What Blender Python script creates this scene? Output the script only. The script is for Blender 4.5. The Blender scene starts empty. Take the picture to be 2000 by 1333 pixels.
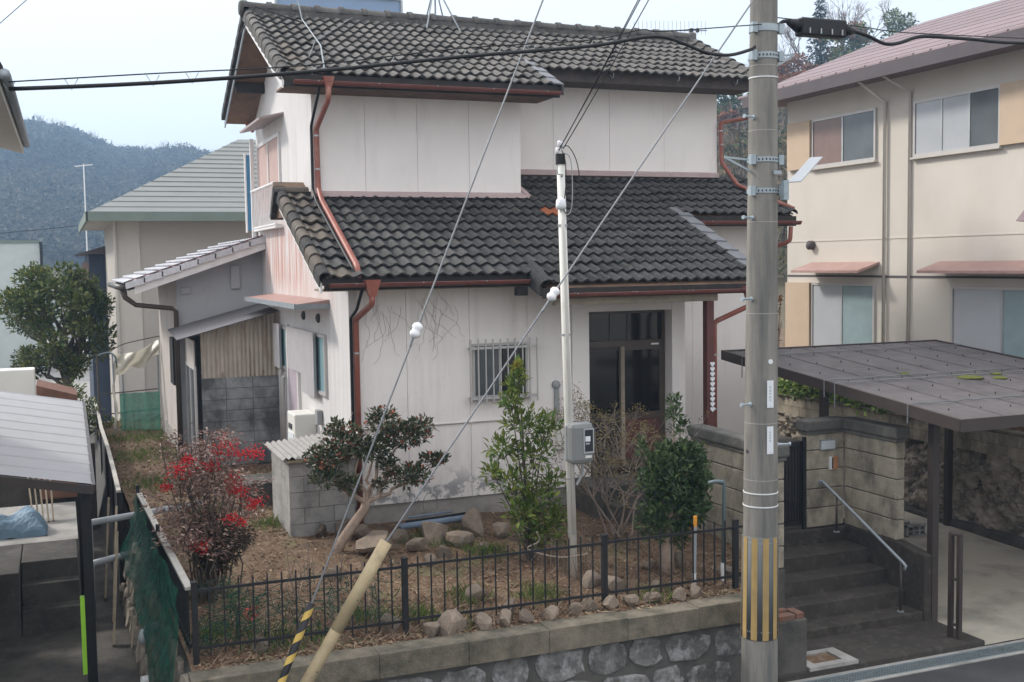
import bpy, bmesh, math, random
from mathutils import Vector, Matrix
import numpy as np

sc = bpy.context.scene
COL = sc.collection
V = Vector
GZ = 4.8          # the layout below is measured from eye level; everything is raised at the end so that the road is z = 0

# ------------------------------------------------------------------ camera, sky, sun, exposure
cam_d = bpy.data.cameras.new('camera')
cam = bpy.data.objects.new('camera', cam_d)
COL.objects.link(cam)
sc.camera = cam
cam_d.sensor_width = 36.0
cam_d.lens = 39.72
cam_d.clip_start = 0.05
cam_d.clip_end = 3000
_y, _p, _r = (math.radians(a) for a in (21.80, 3.98, -0.87))
_F = V((math.sin(_y) * math.cos(_p), math.cos(_y) * math.cos(_p), -math.sin(_p)))
_R = V((math.cos(_y), -math.sin(_y), 0))
_U = _R.cross(_F)
_R2 = math.cos(_r) * _R + math.sin(_r) * _U
_U2 = -math.sin(_r) * _R + math.cos(_r) * _U
cam.rotation_euler = Matrix((( _R2.x, _U2.x, -_F.x), (_R2.y, _U2.y, -_F.y), (_R2.z, _U2.z, -_F.z))).to_euler()
cam.location = (0, 0, 0)

SUN = V((-0.58, 0.54, 0.60)).normalized()      # towards the sun: behind the house, a little to the left
world = bpy.data.worlds.new('World')
sc.world = world
world.use_nodes = True
wn = world.node_tree
bg = wn.nodes['Background']
sky = wn.nodes.new('ShaderNodeTexSky')
sky.sky_type = 'NISHITA'
sky.sun_disc = False
sky.sun_elevation = math.asin(SUN.z)
sky.sun_rotation = math.atan2(SUN.x, SUN.y)
sky.air_density = 1.3
sky.dust_density = 0.5
sky.ozone_density = 1.6
# thin cloud over the whole sky: pale blue towards the horizon and whiter upward, as overcast skies are, the same all round
tc_ = wn.nodes.new('ShaderNodeTexCoord')
sep_ = wn.nodes.new('ShaderNodeSeparateXYZ'); wn.links.new(tc_.outputs['Generated'], sep_.inputs[0])
lum = wn.nodes.new('ShaderNodeMapRange')
for i_, v_ in ((1, 0.0), (2, 1.0), (3, 0.50), (4, 1.40)): lum.inputs[i_].default_value = v_
wn.links.new(sep_.outputs[2], lum.inputs[0])
cl = wn.nodes.new('ShaderNodeTexNoise'); cl.inputs['Scale'].default_value = 2.2; cl.inputs['Detail'].default_value = 7
mp_ = wn.nodes.new('ShaderNodeMapping'); mp_.inputs['Scale'].default_value = (1, 1, 3.5)
wn.links.new(tc_.outputs['Generated'], mp_.inputs['Vector']); wn.links.new(mp_.outputs[0], cl.inputs['Vector'])
clr = wn.nodes.new('ShaderNodeMapRange')
for i_, v_ in ((1, 0.3), (2, 0.7), (3, 0.0), (4, 1.0)): clr.inputs[i_].default_value = v_
wn.links.new(cl.outputs['Fac'], clr.inputs[0])
whit = wn.nodes.new('ShaderNodeMapRange')
for i_, v_ in ((1, 0.0), (2, 0.34), (3, 0.0), (4, 0.75)): whit.inputs[i_].default_value = v_
wn.links.new(sep_.outputs[2], whit.inputs[0])
wadd = wn.nodes.new('ShaderNodeMath'); wadd.operation = 'MULTIPLY_ADD'; wadd.use_clamp = True
wadd.inputs[1].default_value = 0.45
wn.links.new(clr.outputs[0], wadd.inputs[0]); wn.links.new(whit.outputs[0], wadd.inputs[2])
tint = wn.nodes.new('ShaderNodeMix'); tint.data_type = 'RGBA'
tint.inputs[6].default_value = (2.86, 2.98, 3.26, 1); tint.inputs[7].default_value = (3.30, 3.24, 3.26, 1)
wn.links.new(wadd.outputs[0], tint.inputs[0])
vm = wn.nodes.new('ShaderNodeMix'); vm.data_type = 'RGBA'; vm.blend_type = 'MULTIPLY'; vm.inputs[0].default_value = 1.0
wn.links.new(tint.outputs[2], vm.inputs[6]); wn.links.new(lum.outputs[0], vm.inputs[7])
veil = wn.nodes.new('ShaderNodeMix'); veil.data_type = 'RGBA'
veil.inputs[0].default_value = 0.90
wn.links.new(sky.outputs[0], veil.inputs[6])
wn.links.new(vm.outputs[2], veil.inputs[7])
wn.links.new(veil.outputs[2], bg.inputs[0])
bg.inputs[1].default_value = 0.15

sun_d = bpy.data.lights.new('sun', 'SUN')
sun_d.energy = 1.0
sun_d.angle = math.radians(8)
sun_d.color = (1.0, 0.94, 0.86)
sun = bpy.data.objects.new('sun', sun_d)
sun.rotation_euler = SUN.to_track_quat('Z', 'Y').to_euler()
COL.objects.link(sun)

sc.view_settings.view_transform = 'Standard'
sc.view_settings.look = 'None'
sc.view_settings.gamma = 1.0
sc.view_settings.use_curve_mapping = False
sc.view_settings.exposure = 1.73
sc.cycles.max_bounces = 6
sc.cycles.transparent_max_bounces = 12

# ------------------------------------------------------------------ materials
def _noise(nt, pos, scale, detail=4, rough=.6):
    n = nt.nodes.new('ShaderNodeTexNoise')
    n.inputs['Scale'].default_value = scale
    n.inputs['Detail'].default_value = detail
    n.inputs['Roughness'].default_value = rough
    nt.links.new(pos, n.inputs['Vector'])
    return n.outputs['Fac']

def _map(nt, val, a, b, c, d):
    m = nt.nodes.new('ShaderNodeMapRange')
    m.inputs[1].default_value = a; m.inputs[2].default_value = b
    m.inputs[3].default_value = c; m.inputs[4].default_value = d
    nt.links.new(val, m.inputs[0])
    return m.outputs[0]

def _stretch(nt, pos, s):
    m = nt.nodes.new('ShaderNodeMapping')
    m.inputs['Scale'].default_value = s
    nt.links.new(pos, m.inputs['Vector'])
    return m.outputs[0]

def _math(nt, op, a, b):
    m = nt.nodes.new('ShaderNodeMath'); m.operation = op
    for i, q in enumerate((a, b)):
        if isinstance(q, (int, float)): m.inputs[i].default_value = q
        else: nt.links.new(q, m.inputs[i])
    return m.outputs[0]

MATS = {}
def mat(name, col, rough=.8, var=.12, scale=5, bump=.15, bscale=60, patches=(), island=0, metal=0.0, spec=.35,
        trans=0.0, hue=None, alpha=None, hump=None):
    m = bpy.data.materials.new(name); m.use_nodes = True
    nt = m.node_tree; N = nt.nodes; L = nt.links
    b = N['Principled BSDF']
    b.inputs['Roughness'].default_value = rough
    b.inputs['Metallic'].default_value = metal
    b.inputs['Specular IOR Level'].default_value = spec
    pos = N.new('ShaderNodeNewGeometry').outputs['Position']
    rgb = N.new('ShaderNodeRGB'); rgb.outputs[0].default_value = (*col, 1)
    cur = rgb.outputs[0]
    if island:
        g = N.new('ShaderNodeNewGeometry'); oi = N.new('ShaderNodeObjectInfo')
        rnd = _math(nt, 'FRACT', _math(nt, 'ADD', g.outputs['Random Per Island'], oi.outputs['Random']), 0)
        if hue:
            mx = N.new('ShaderNodeMix'); mx.data_type = 'RGBA'
            L.new(_map(nt, rnd, .25, .9, 0, 1), mx.inputs[0]); L.new(cur, mx.inputs[6]); mx.inputs[7].default_value = (*hue, 1)
            cur = mx.outputs[2]
        r2 = _math(nt, 'FRACT', _math(nt, 'MULTIPLY', rnd, 7.31), 0)
        f = _map(nt, r2, 0, 1, 1 - island, 1 + island)
        mm = N.new('ShaderNodeMix'); mm.data_type = 'RGBA'; mm.blend_type = 'MULTIPLY'; mm.inputs[0].default_value = 1
        L.new(cur, mm.inputs[6]); L.new(f, mm.inputs[7]); cur = mm.outputs[2]
    if var:
        f = _map(nt, _noise(nt, pos, scale, 5), .25, .75, 1 - var, 1 + var)
        mm = N.new('ShaderNodeMix'); mm.data_type = 'RGBA'; mm.blend_type = 'MULTIPLY'; mm.inputs[0].default_value = 1
        L.new(cur, mm.inputs[6]); L.new(f, mm.inputs[7]); cur = mm.outputs[2]
    for p in patches:                       # (colour, scale, lo, hi, amount, stretch[, box(min, max)])
        q = pos if p[5] is None else _stretch(nt, pos, p[5])
        f = _map(nt, _noise(nt, q, p[1], 6, .65), p[2], p[3], 0, p[4])
        if len(p) > 6:                      # a stain with a place of its own on this surface: soft box in object space
            sep = N.new('ShaderNodeSeparateXYZ')
            L.new(pos, sep.inputs[0])
            for ax, (lo, hi, soft) in p[6].items():
                o_ = sep.outputs['XYZ'.index(ax)]
                if ax == 'Z': lo += GZ; hi += GZ
                f = _math(nt, 'MULTIPLY', f, _map(nt, o_, lo - soft, lo + soft, 0, 1))
                f = _math(nt, 'MULTIPLY', f, _map(nt, o_, hi - soft, hi + soft, 1, 0))
        mx = N.new('ShaderNodeMix'); mx.data_type = 'RGBA'
        L.new(f, mx.inputs[0]); L.new(cur, mx.inputs[6]); mx.inputs[7].default_value = (*p[0], 1)
        cur = mx.outputs[2]
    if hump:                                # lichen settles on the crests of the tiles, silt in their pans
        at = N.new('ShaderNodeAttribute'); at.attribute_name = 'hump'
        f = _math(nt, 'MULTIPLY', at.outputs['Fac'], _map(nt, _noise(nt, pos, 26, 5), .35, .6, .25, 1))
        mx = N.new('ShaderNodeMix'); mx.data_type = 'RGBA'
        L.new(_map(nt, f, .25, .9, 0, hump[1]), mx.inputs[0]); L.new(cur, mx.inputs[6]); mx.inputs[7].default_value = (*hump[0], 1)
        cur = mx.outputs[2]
    L.new(cur, b.inputs['Base Color'])
    if bump:
        bn = N.new('ShaderNodeBump'); bn.inputs['Strength'].default_value = bump; bn.inputs['Distance'].default_value = .02
        L.new(_noise(nt, pos, bscale, 4), bn.inputs['Height']); L.new(bn.outputs[0], b.inputs['Normal'])
    if alpha is not None:
        if isinstance(alpha, tuple): L.new(_map(nt, _noise(nt, _stretch(nt, pos, (1, 2.5, .8)), alpha[2], 5), .35, .65, alpha[0], alpha[1]), b.inputs['Alpha'])
        else: b.inputs['Alpha'].default_value = alpha
    if trans:
        tr = N.new('ShaderNodeBsdfTranslucent'); L.new(cur, tr.inputs[0])
        ms = N.new('ShaderNodeMixShader'); ms.inputs[0].default_value = trans
        L.new(b.outputs[0], ms.inputs[1]); L.new(tr.outputs[0], ms.inputs[2])
        L.new(ms.outputs[0], N['Material Output'].inputs[0])
    MATS[name] = m
    return m

DIRT = (.09, .085, .075)
mat('white_paint', (.84, .79, .755), .75, .04, 1.5, .06, 120,
    [((.50, .46, .45), 2.2, .55, .85, .35, (1.5, 1.5, .35)), ((.45, .43, .42), 14, .62, .8, .25, None)])
mat('white_front_wall', (.84, .79, .755), .75, .04, 1.5, .06, 120,
    [((.52, .47, .45), 2.6, .48, .80, .42, (2.2, 2.2, .18)), ((.42, .40, .39), 16, .60, .78, .35, None),
     ((.30, .28, .27), 3.2, .40, .75, .45, (2, 2, .5), {'Z': (-3.6, -2.85, .3)}),
     ((.24, .24, .25), 5, .50, .56, .85, None, {'Z': (-3.6, -3.02, .16), 'X': (3.7, 6.2, .25)})])
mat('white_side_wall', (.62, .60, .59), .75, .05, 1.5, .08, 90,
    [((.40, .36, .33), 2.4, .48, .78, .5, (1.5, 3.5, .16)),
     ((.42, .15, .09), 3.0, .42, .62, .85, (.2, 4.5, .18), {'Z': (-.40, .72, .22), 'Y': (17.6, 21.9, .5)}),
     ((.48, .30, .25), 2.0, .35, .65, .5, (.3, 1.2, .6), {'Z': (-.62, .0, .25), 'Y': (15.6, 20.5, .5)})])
mat('joint_dark', (.36, .33, .32), .9, .1, 5, 0)
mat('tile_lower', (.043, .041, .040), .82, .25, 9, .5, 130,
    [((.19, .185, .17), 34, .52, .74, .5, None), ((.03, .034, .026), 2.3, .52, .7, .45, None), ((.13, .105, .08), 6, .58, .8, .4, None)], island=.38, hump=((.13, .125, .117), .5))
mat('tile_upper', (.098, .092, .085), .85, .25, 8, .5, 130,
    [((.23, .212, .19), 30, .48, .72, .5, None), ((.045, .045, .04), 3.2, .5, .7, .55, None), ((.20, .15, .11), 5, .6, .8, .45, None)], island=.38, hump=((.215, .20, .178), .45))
mat('tile_brown', (.115, .094, .076), .8, .3, 8, .5, 120, [((.07, .075, .06), 4, .5, .65, .7, None), ((.30, .25, .2), 28, .55, .75, .5, None)], island=.25)
mat('tile_orange', (.36, .115, .05), .75, .2, 12, .4, 120, [((.12, .09, .07), 14, .55, .75, .5, None)])
mat('tile_slab', (.135, .14, .15), .45, .2, 8, .25, 80, [((.25, .24, .22), 20, .55, .75, .4, None)], island=.15)
mat('tile_glazed', (.52, .52, .55), .25, .1, 6, .12, 40, [((.30, .28, .28), 9, .5, .75, .5, None)], spec=.7, island=.12)
mat('roof_wood', (.16, .10, .065), .85, .3, 4, .2, 40, [((.06, .05, .045), 3, .5, .7, .6, None)])
mat('dark_wood', (.032, .028, .026), .8, .3, 6, .15, 50)
mat('old_fascia', (.085, .068, .06), .9, .35, 6, .4, 60, [((.20, .18, .17), 7, .55, .75, .5, (1, 1, 4))])
mat('beam_wood', (.30, .25, .19), .8, .2, 5, .15, 50, [((.15, .12, .09), 6, .5, .7, .5, (.4, 2, 3))])
mat('gutter_red', (.17, .062, .050), .5, .15, 6, .05, 40, [((.27, .17, .15), 5, .55, .8, .4, None)])
mat('pipe_red', (.28, .095, .068), .42, .12, 5, .04, 40, [((.42, .25, .20), 4, .5, .75, .5, None)])
mat('flash_pink', (.43, .33, .32), .6, .1, 5, .05, 40, [((.30, .17, .14), 9, .5, .75, .5, (1, 1, 6))])
mat('foundation', (.33, .31, .285), .9, .2, 4, .3, 60, [((.13, .12, .11), 2.5, .45, .7, .6, None)])
mat('concrete', (.33, .32, .30), .9, .2, 3, .3, 70, [((.15, .145, .13), 1.8, .48, .7, .6, None)])
mat('concrete_dark', (.095, .088, .078), .9, .3, 4, .5, 60, [((.035, .034, .032), 1.8, .45, .65, .7, None), ((.22, .21, .19), 12, .6, .8, .4, None)])
mat('concrete_stair', (.050, .043, .036), .9, .35, 4, .5, 60, [((.12, .108, .09), 9, .52, .72, .6, None), ((.018, .018, .018), 2, .5, .7, .5, None)])
mat('cap_mossy', (.185, .16, .12), .92, .3, 5, .7, 50, [((.055, .055, .04), 3.2, .43, .64, .75, None), ((.05, .048, .042), 28, .58, .7, .5, None), ((.25, .235, .18), 5, .6, .8, .5, (3, 3, .5))])
mat('wall_stone', (.15, .145, .138), .9, .35, 10, 1.0, 26, [((.06, .058, .055), 4, .46, .64, .8, None), ((.36, .355, .35), 7, .50, .64, .75, (1, 1, .7)), ((.05, .05, .048), 30, .58, .7, .6, None)], island=.25)
mat('wall_mortar', (.095, .09, .082), .95, .3, 6, .5, 50)
mat('rough_rock', (.31, .27, .22), .92, .4, 5, 1.0, 14, [((.07, .065, .06), 3.5, .45, .65, .75, None), ((.42, .37, .30), 8, .58, .75, .5, None)], island=.2)
mat('garden_rock', (.19, .15, .115), .9, .25, 6, .6, 30, [((.10, .082, .068), 3.5, .5, .7, .6, None), ((.30, .28, .26), 9, .6, .78, .5, None)], island=.25)
mat('block_grey', (.34, .33, .315), .92, .15, 7, .45, 70, [((.12, .118, .112), 3.0, .48, .68, .6, None)], island=.08)
mat('block_stained', (.31, .325, .33), .92, .15, 5, .3, 90, [((.055, .057, .06), 1.25, .44, .60, .85, (1, 1, .8))], island=.14)
mat('block_tan', (.38, .335, .26), .92, .25, 5, .7, 50, [((.085, .08, .068), 2.4, .44, .64, .7, (1, 1, .6)), ((.05, .047, .042), 22, .60, .72, .6, None), ((.46, .42, .34), 30, .6, .75, .4, None)], island=.12)
mat('cap_dark', (.12, .115, .105), .95, .3, 5, .6, 60, [((.25, .235, .2), 14, .55, .75, .5, None)])
mat('soil', (.125, .078, .047), .95, .3, 2.2, .9, 22, [((.22, .165, .11), 9, .48, .66, .7, None), ((.06, .045, .032), 4, .52, .7, .7, None), ((.13, .15, .06), 1.6, .56, .68, .6, None)])
mat('leaf_litter', (.15, .08, .045), .85, .2, 5, 0, 10, island=.45, hue=(.27, .20, .13))
mat('dry_weed', (.155, .085, .062), .85, .2, 5, 0, 10, island=.5, hue=(.30, .22, .15))
mat('straw', (.28, .215, .14), .85, .2, 5, 0, 10, island=.35)
mat('grass', (.075, .13, .03), .7, .2, 5, 0, 10, island=.4, hue=(.15, .19, .05), trans=.25)
mat('asphalt', (.055, .054, .054), .9, .2, 3, .5, 160, [((.12, .12, .12), 130, .6, .72, .5, None), ((.035, .035, .036), 1.2, .52, .7, .4, None)])
mat('carport_concrete', (.42, .385, .315), .9, .12, 1.5, .2, 80, [((.145, .14, .125), 1.0, .46, .68, .65, None), ((.17, .17, .085), 1.6, .60, .74, .6, None), ((.50, .47, .40), 24, .6, .8, .3, None)])
mat('steel_grey', (.42, .44, .45), .5, .1, 8, .05, 40, metal=.6)
mat('steel_dull', (.28, .31, .33), .55, .15, 8, .05, 40, metal=.4)
mat('galv_band', (.36, .42, .45), .55, .15, 10, .05, 40, metal=.3)
mat('black_iron', (.012, .0125, .014), .55, .2, 10, .08, 60, spec=.4)
mat('bronze_alu', (.047, .036, .032), .45, .15, 5, .03, 40, spec=.5)
mat('brown_alu', (.075, .055, .043), .45, .15, 5, .03, 40, spec=.5)
mat('alu_light', (.50, .485, .47), .45, .08, 6, .03, 40, [((.30, .22, .19), 6, .55, .8, .4, None)], metal=.3)
mat('white_alu', (.68, .66, .65), .5, .06, 6, .03, 40, [((.40, .33, .29), 4, .58, .8, .35, (2, 2, .4))])
mat('cable_black', (.012, .012, .013), .5, .1, 8, 0)
mat('wire_grey', (.22, .23, .24), .5, .1, 20, .2, 200, metal=.5)
mat('porcelain', (.80, .80, .81), .18, .02, 5, 0, spec=.6)
mat('pole_cream', (.68, .67, .62), .5, .06, 4, .04, 30, [((.36, .31, .24), 5, .6, .8, .5, (2, 2, .5))])
mat('guard_cream', (.42, .335, .20), .6, .15, 5, .15, 30, [((.22, .17, .11), 7, .54, .70, .7, (1, 1, 1)), ((.30, .29, .26), 3, .55, .75, .5, None)])
mat('pole_concrete', (.235, .222, .196), .85, .14, 3, .3, 90, [((.115, .115, .11), 2.2, .42, .66, .85, (4, 4, .35)), ((.38, .36, .31), 3, .58, .8, .5, (5, 5, .3)), ((.10, .10, .10), 40, .64, .75, .5, None)])
mat('stripe_yellow', (.38, .26, .10), .6, .1, 5, .03, 40, [((.24, .19, .11), 7, .52, .72, .6, (2, 2, .5)), ((.42, .38, .30), 16, .6, .75, .5, None)])
mat('stripe_dark', (.105, .112, .114), .65, .1, 5, .03, 40)
mat('guard_yellow', (.58, .40, .10), .55, .1, 5, .03, 40)
mat('guard_black', (.016, .016, .018), .5, .1, 5, .03, 40)
mat('plate_white', (.72, .74, .76), .5, .03, 6, 0)
mat('ink', (.05, .05, .06), .7, 0, 5, 0)
mat('ink_grey', (.35, .36, .37), .7, 0, 5, 0)
mat('meter_grey', (.20, .21, .205), .5, .06, 6, .03, 40, [((.14, .135, .13), 5, .55, .75, .4, None)])
mat('meter_glass', (.03, .035, .04), .12, .1, 8, 0, spec=.6)
mat('dark_glass', (.012, .011, .010), .10, .2, 2, 0, spec=.5)
mat('grey_glass', (.10, .115, .125), .12, .25, 1.5, 0, spec=.6)
mat('frost_glass', (.26, .34, .36), .15, .12, 3, .05, 60)
mat('teal_glass', (.20, .33, .36), .3, .12, 3, 0)
mat('curtain_pink', (.56, .42, .38), .85, .10, 3, 0, 10, [((.40, .27, .25), 3, .45, .7, .5, (1, 9, .1))])
mat('blue_sheet', (.055, .19, .33), .5, .1, 4, .03, 40)
mat('corrugated_white', (.62, .595, .60), .55, .06, 5, .03, 40, [((.40, .33, .29), 3, .55, .8, .4, (2, 3, .3))])
mat('lid_grey', (.30, .29, .275), .7, .15, 5, .2, 50, [((.13, .12, .11), 5, .5, .7, .6, None)])
mat('corrugated_rust', (.43, .38, .32), .7, .12, 4, .1, 40, [((.17, .085, .05), 3.4, .52, .66, .65, (3.5, 3.5, .22)), ((.13, .05, .03), 9, .55, .7, .8, (1, 1, .5), {'Z': (-2.05, -1.80, .06)}), ((.52, .46, .40), 3, .55, .8, .5, (3, 3, .3))])
mat('tin_roof', (.17, .165, .17), .42, .15, 4, .08, 40, [((.09, .08, .08), 4, .5, .7, .5, None)], metal=.35)
mat('awning_red', (.38, .24, .21), .5, .1, 4, .05, 40, [((.48, .33, .30), 3, .5, .8, .5, None)])
mat('awning_grey', (.33, .27, .265), .55, .08, 4, .04, 40)
mat('door_purple', (.42, .36, .40), .6, .08, 4, .03, 40)
mat('appliance', (.72, .71, .66), .45, .04, 4, .02, 40)
mat('grey_plastic', (.30, .31, .31), .55, .1, 6, .03, 40)
mat('pvc_grey', (.33, .36, .38), .45, .1, 6, .03, 40)
mat('pvc_blue', (.17, .225, .30), .45, .1, 6, .03, 40, [((.38, .42, .46), 5, .55, .8, .5, None)])
mat('pvc_teal', (.11, .15, .155), .5, .1, 6, .03, 40)
mat('pvc_white', (.72, .73, .73), .5, .04, 6, .02, 40)
mat('post_red', (.115, .042, .036), .55, .15, 5, .06, 40, [((.05, .03, .028), 5, .5, .7, .5, (3, 3, .4))])
mat('annex_wall', (.42, .43, .45), .85, .06, 2, .1, 90, [((.26, .25, .25), 1.6, .5, .75, .4, (1, 1, .5))])
mat('annex_beige', (.44, .395, .36), .85, .08, 2, .15, 90, [((.25, .22, .20), 1.8, .5, .75, .5, (1, 1, .4))])
mat('net_green', (.012, .105, .068), .7, .35, 6, 0, 10, trans=.3, alpha=(.30, .90, 5))
mat('net_green_far', (.06, .22, .16), .7, .2, 14, 0, 10, trans=.3, alpha=.7)
mat('plastic_sheet', (.55, .52, .44), .35, .15, 6, .5, 12, trans=.35)
mat('rail_pale', (.40, .38, .34), .7, .2, 4, .1, 40)
mat('plank_old', (.34, .28, .20), .9, .25, 4, .4, 40, [((.16, .13, .10), 4, .5, .7, .6, (3, .5, 3))])
mat('bark', (.30, .225, .175), .9, .25, 9, .6, 40, [((.42, .36, .33), 5, .55, .75, .6, None)])
mat('creeper', (.34, .30, .28), .9, .2, 9, .3, 40)
mat('bark_dark', (.10, .08, .065), .9, .25, 9, .6, 40)
mat('twig', (.22, .175, .145), .9, .2, 9, .3, 40, island=.2)
mat('leaf_camellia', (.040, .060, .028), .36, .15, 6, 0, 10, island=.35, hue=(.075, .085, .035), trans=.12, spec=.55)
mat('bud_red', (.34, .10, .05), .6, .2, 9, 0, 10, island=.35, hue=(.22, .07, .05), trans=.15)
mat('leaf_bright', (.085, .145, .028), .45, .15, 6, 0, 10, island=.35, hue=(.19, .22, .045), trans=.28)
mat('leaf_tip', (.34, .31, .05), .5, .15, 6, 0, 10, island=.2, trans=.25)
mat('leaf_evergreen', (.040, .072, .028), .42, .15, 6, 0, 10, island=.4, hue=(.085, .125, .045), trans=.22)
mat('leaf_dry', (.20, .145, .075), .7, .2, 6, 0, 10, island=.4, hue=(.17, .16, .05), trans=.2)
mat('leaf_nandina', (.165, .075, .05), .38, .2, 6, 0, 10, island=.5, hue=(.40, .29, .245), trans=.2, spec=.6)  # pale pinkish tone mixed into some leaves stands in for light glinting on them
mat('leaf_nandina_low', (.055, .052, .030), .5, .2, 6, 0, 10, island=.4, hue=(.11, .07, .05), trans=.2)
mat('berry', (.50, .022, .028), .4, .1, 6, 0, 10, island=.25, spec=.5)
mat('leaf_tree', (.060, .10, .030), .42, .15, 6, 0, 10, island=.45, hue=(.17, .18, .05), trans=.25)
mat('leaf_ivy', (.13, .22, .045), .4, .15, 6, 0, 10, island=.4, hue=(.30, .36, .10), trans=.3)
mat('forest_far', (.05, .055, .034), .9, .55, .022, 0, 10, island=.4, hue=(.085, .07, .05))
mat('forest_near', (.070, .085, .035), .9, .25, .3, 0, 10, island=.4, hue=(.17, .115, .065), trans=.15)
mat('leaf_rust', (.27, .105, .05), .9, .2, .5, 0, 10, island=.35, hue=(.20, .12, .06), trans=.2)
mat('leaf_conifer', (.035, .055, .028), .9, .2, .5, 0, 10, island=.35)
mat('hill_ground', (.12, .10, .065), .95, .3, .3, 0, 10, [((.06, .07, .03), .2, .45, .65, .7, None)])
mat('far_ground', (.26, .25, .23), .95, .2, .4, .1, 5)
mat('neighbour_beige', (.58, .54, .48), .85, .05, 1, .05, 60, [((.50, .45, .38), 1.2, .5, .75, .35, (1, 1, .4))])
mat('neighbour_roof', (.185, .135, .14), .6, .10, 3, .1, 30, island=.12)
mat('neighbour_dark', (.10, .085, .09), .8, .1, 3, .05, 30)
mat('shutter_tan', (.52, .40, .29), .7, .06, 3, .05, 30)
mat('curtain_brown', (.22, .15, .13), .12, .1, 3, .05, 30)
mat('curtain_white', (.42, .44, .46), .10, .05, 2, .05, 30)
mat('backhouse_roof', (.205, .215, .205), .6, .06, 2, .08, 30)
mat('backhouse_wall', (.42, .385, .345), .85, .06, 1, .1, 60)
mat('fascia_green', (.16, .20, .17), .6, .1, 3, .05, 30)
mat('navy_wall', (.040, .055, .085), .7, .15, 1, .05, 30)
mat('pale_wall', (.46, .50, .48), .8, .1, 1, .05, 30)
mat('eave_beige', (.52, .49, .44), .75, .06, 3, .05, 40)
mat('shed_roof', (.36, .36, .37), .6, .06, 4, .05, 30, metal=.2)
mat('brick_red', (.17, .085, .06), .9, .25, 8, .4, 60, [((.13, .10, .08), 6, .5, .7, .6, None)])
mat('lime_strip', (.35, .72, .06), .5, .05, 5, 0)
mat('tarp_blue', (.16, .25, .33), .6, .2, 4, .3, 15)
mat('poly_roof', (.27, .25, .255), .45, .2, 4, 1.0, 90, [((.34, .305, .30), 45, .55, .68, .6, None), ((.085, .08, .08), 1.5, .5, .75, .5, None)], trans=.35, alpha=.82)
mat('moss', (.12, .135, .028), .95, .3, 20, .8, 60)
mat('orange_tape', (.70, .30, .04), .6, .05, 5, 0)
mat('solar_glass', (.22, .32, .48), .08, .05, 3, 0, spec=.7)
mat('copper_box', (.42, .20, .10), .4, .1, 6, .03, 40)
mat('lamp_glass', (.55, .58, .62), .25, .03, 5, 0)
mat('grate_steel', (.30, .35, .36), .5, .15, 8, .05, 40, metal=.5)

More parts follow.
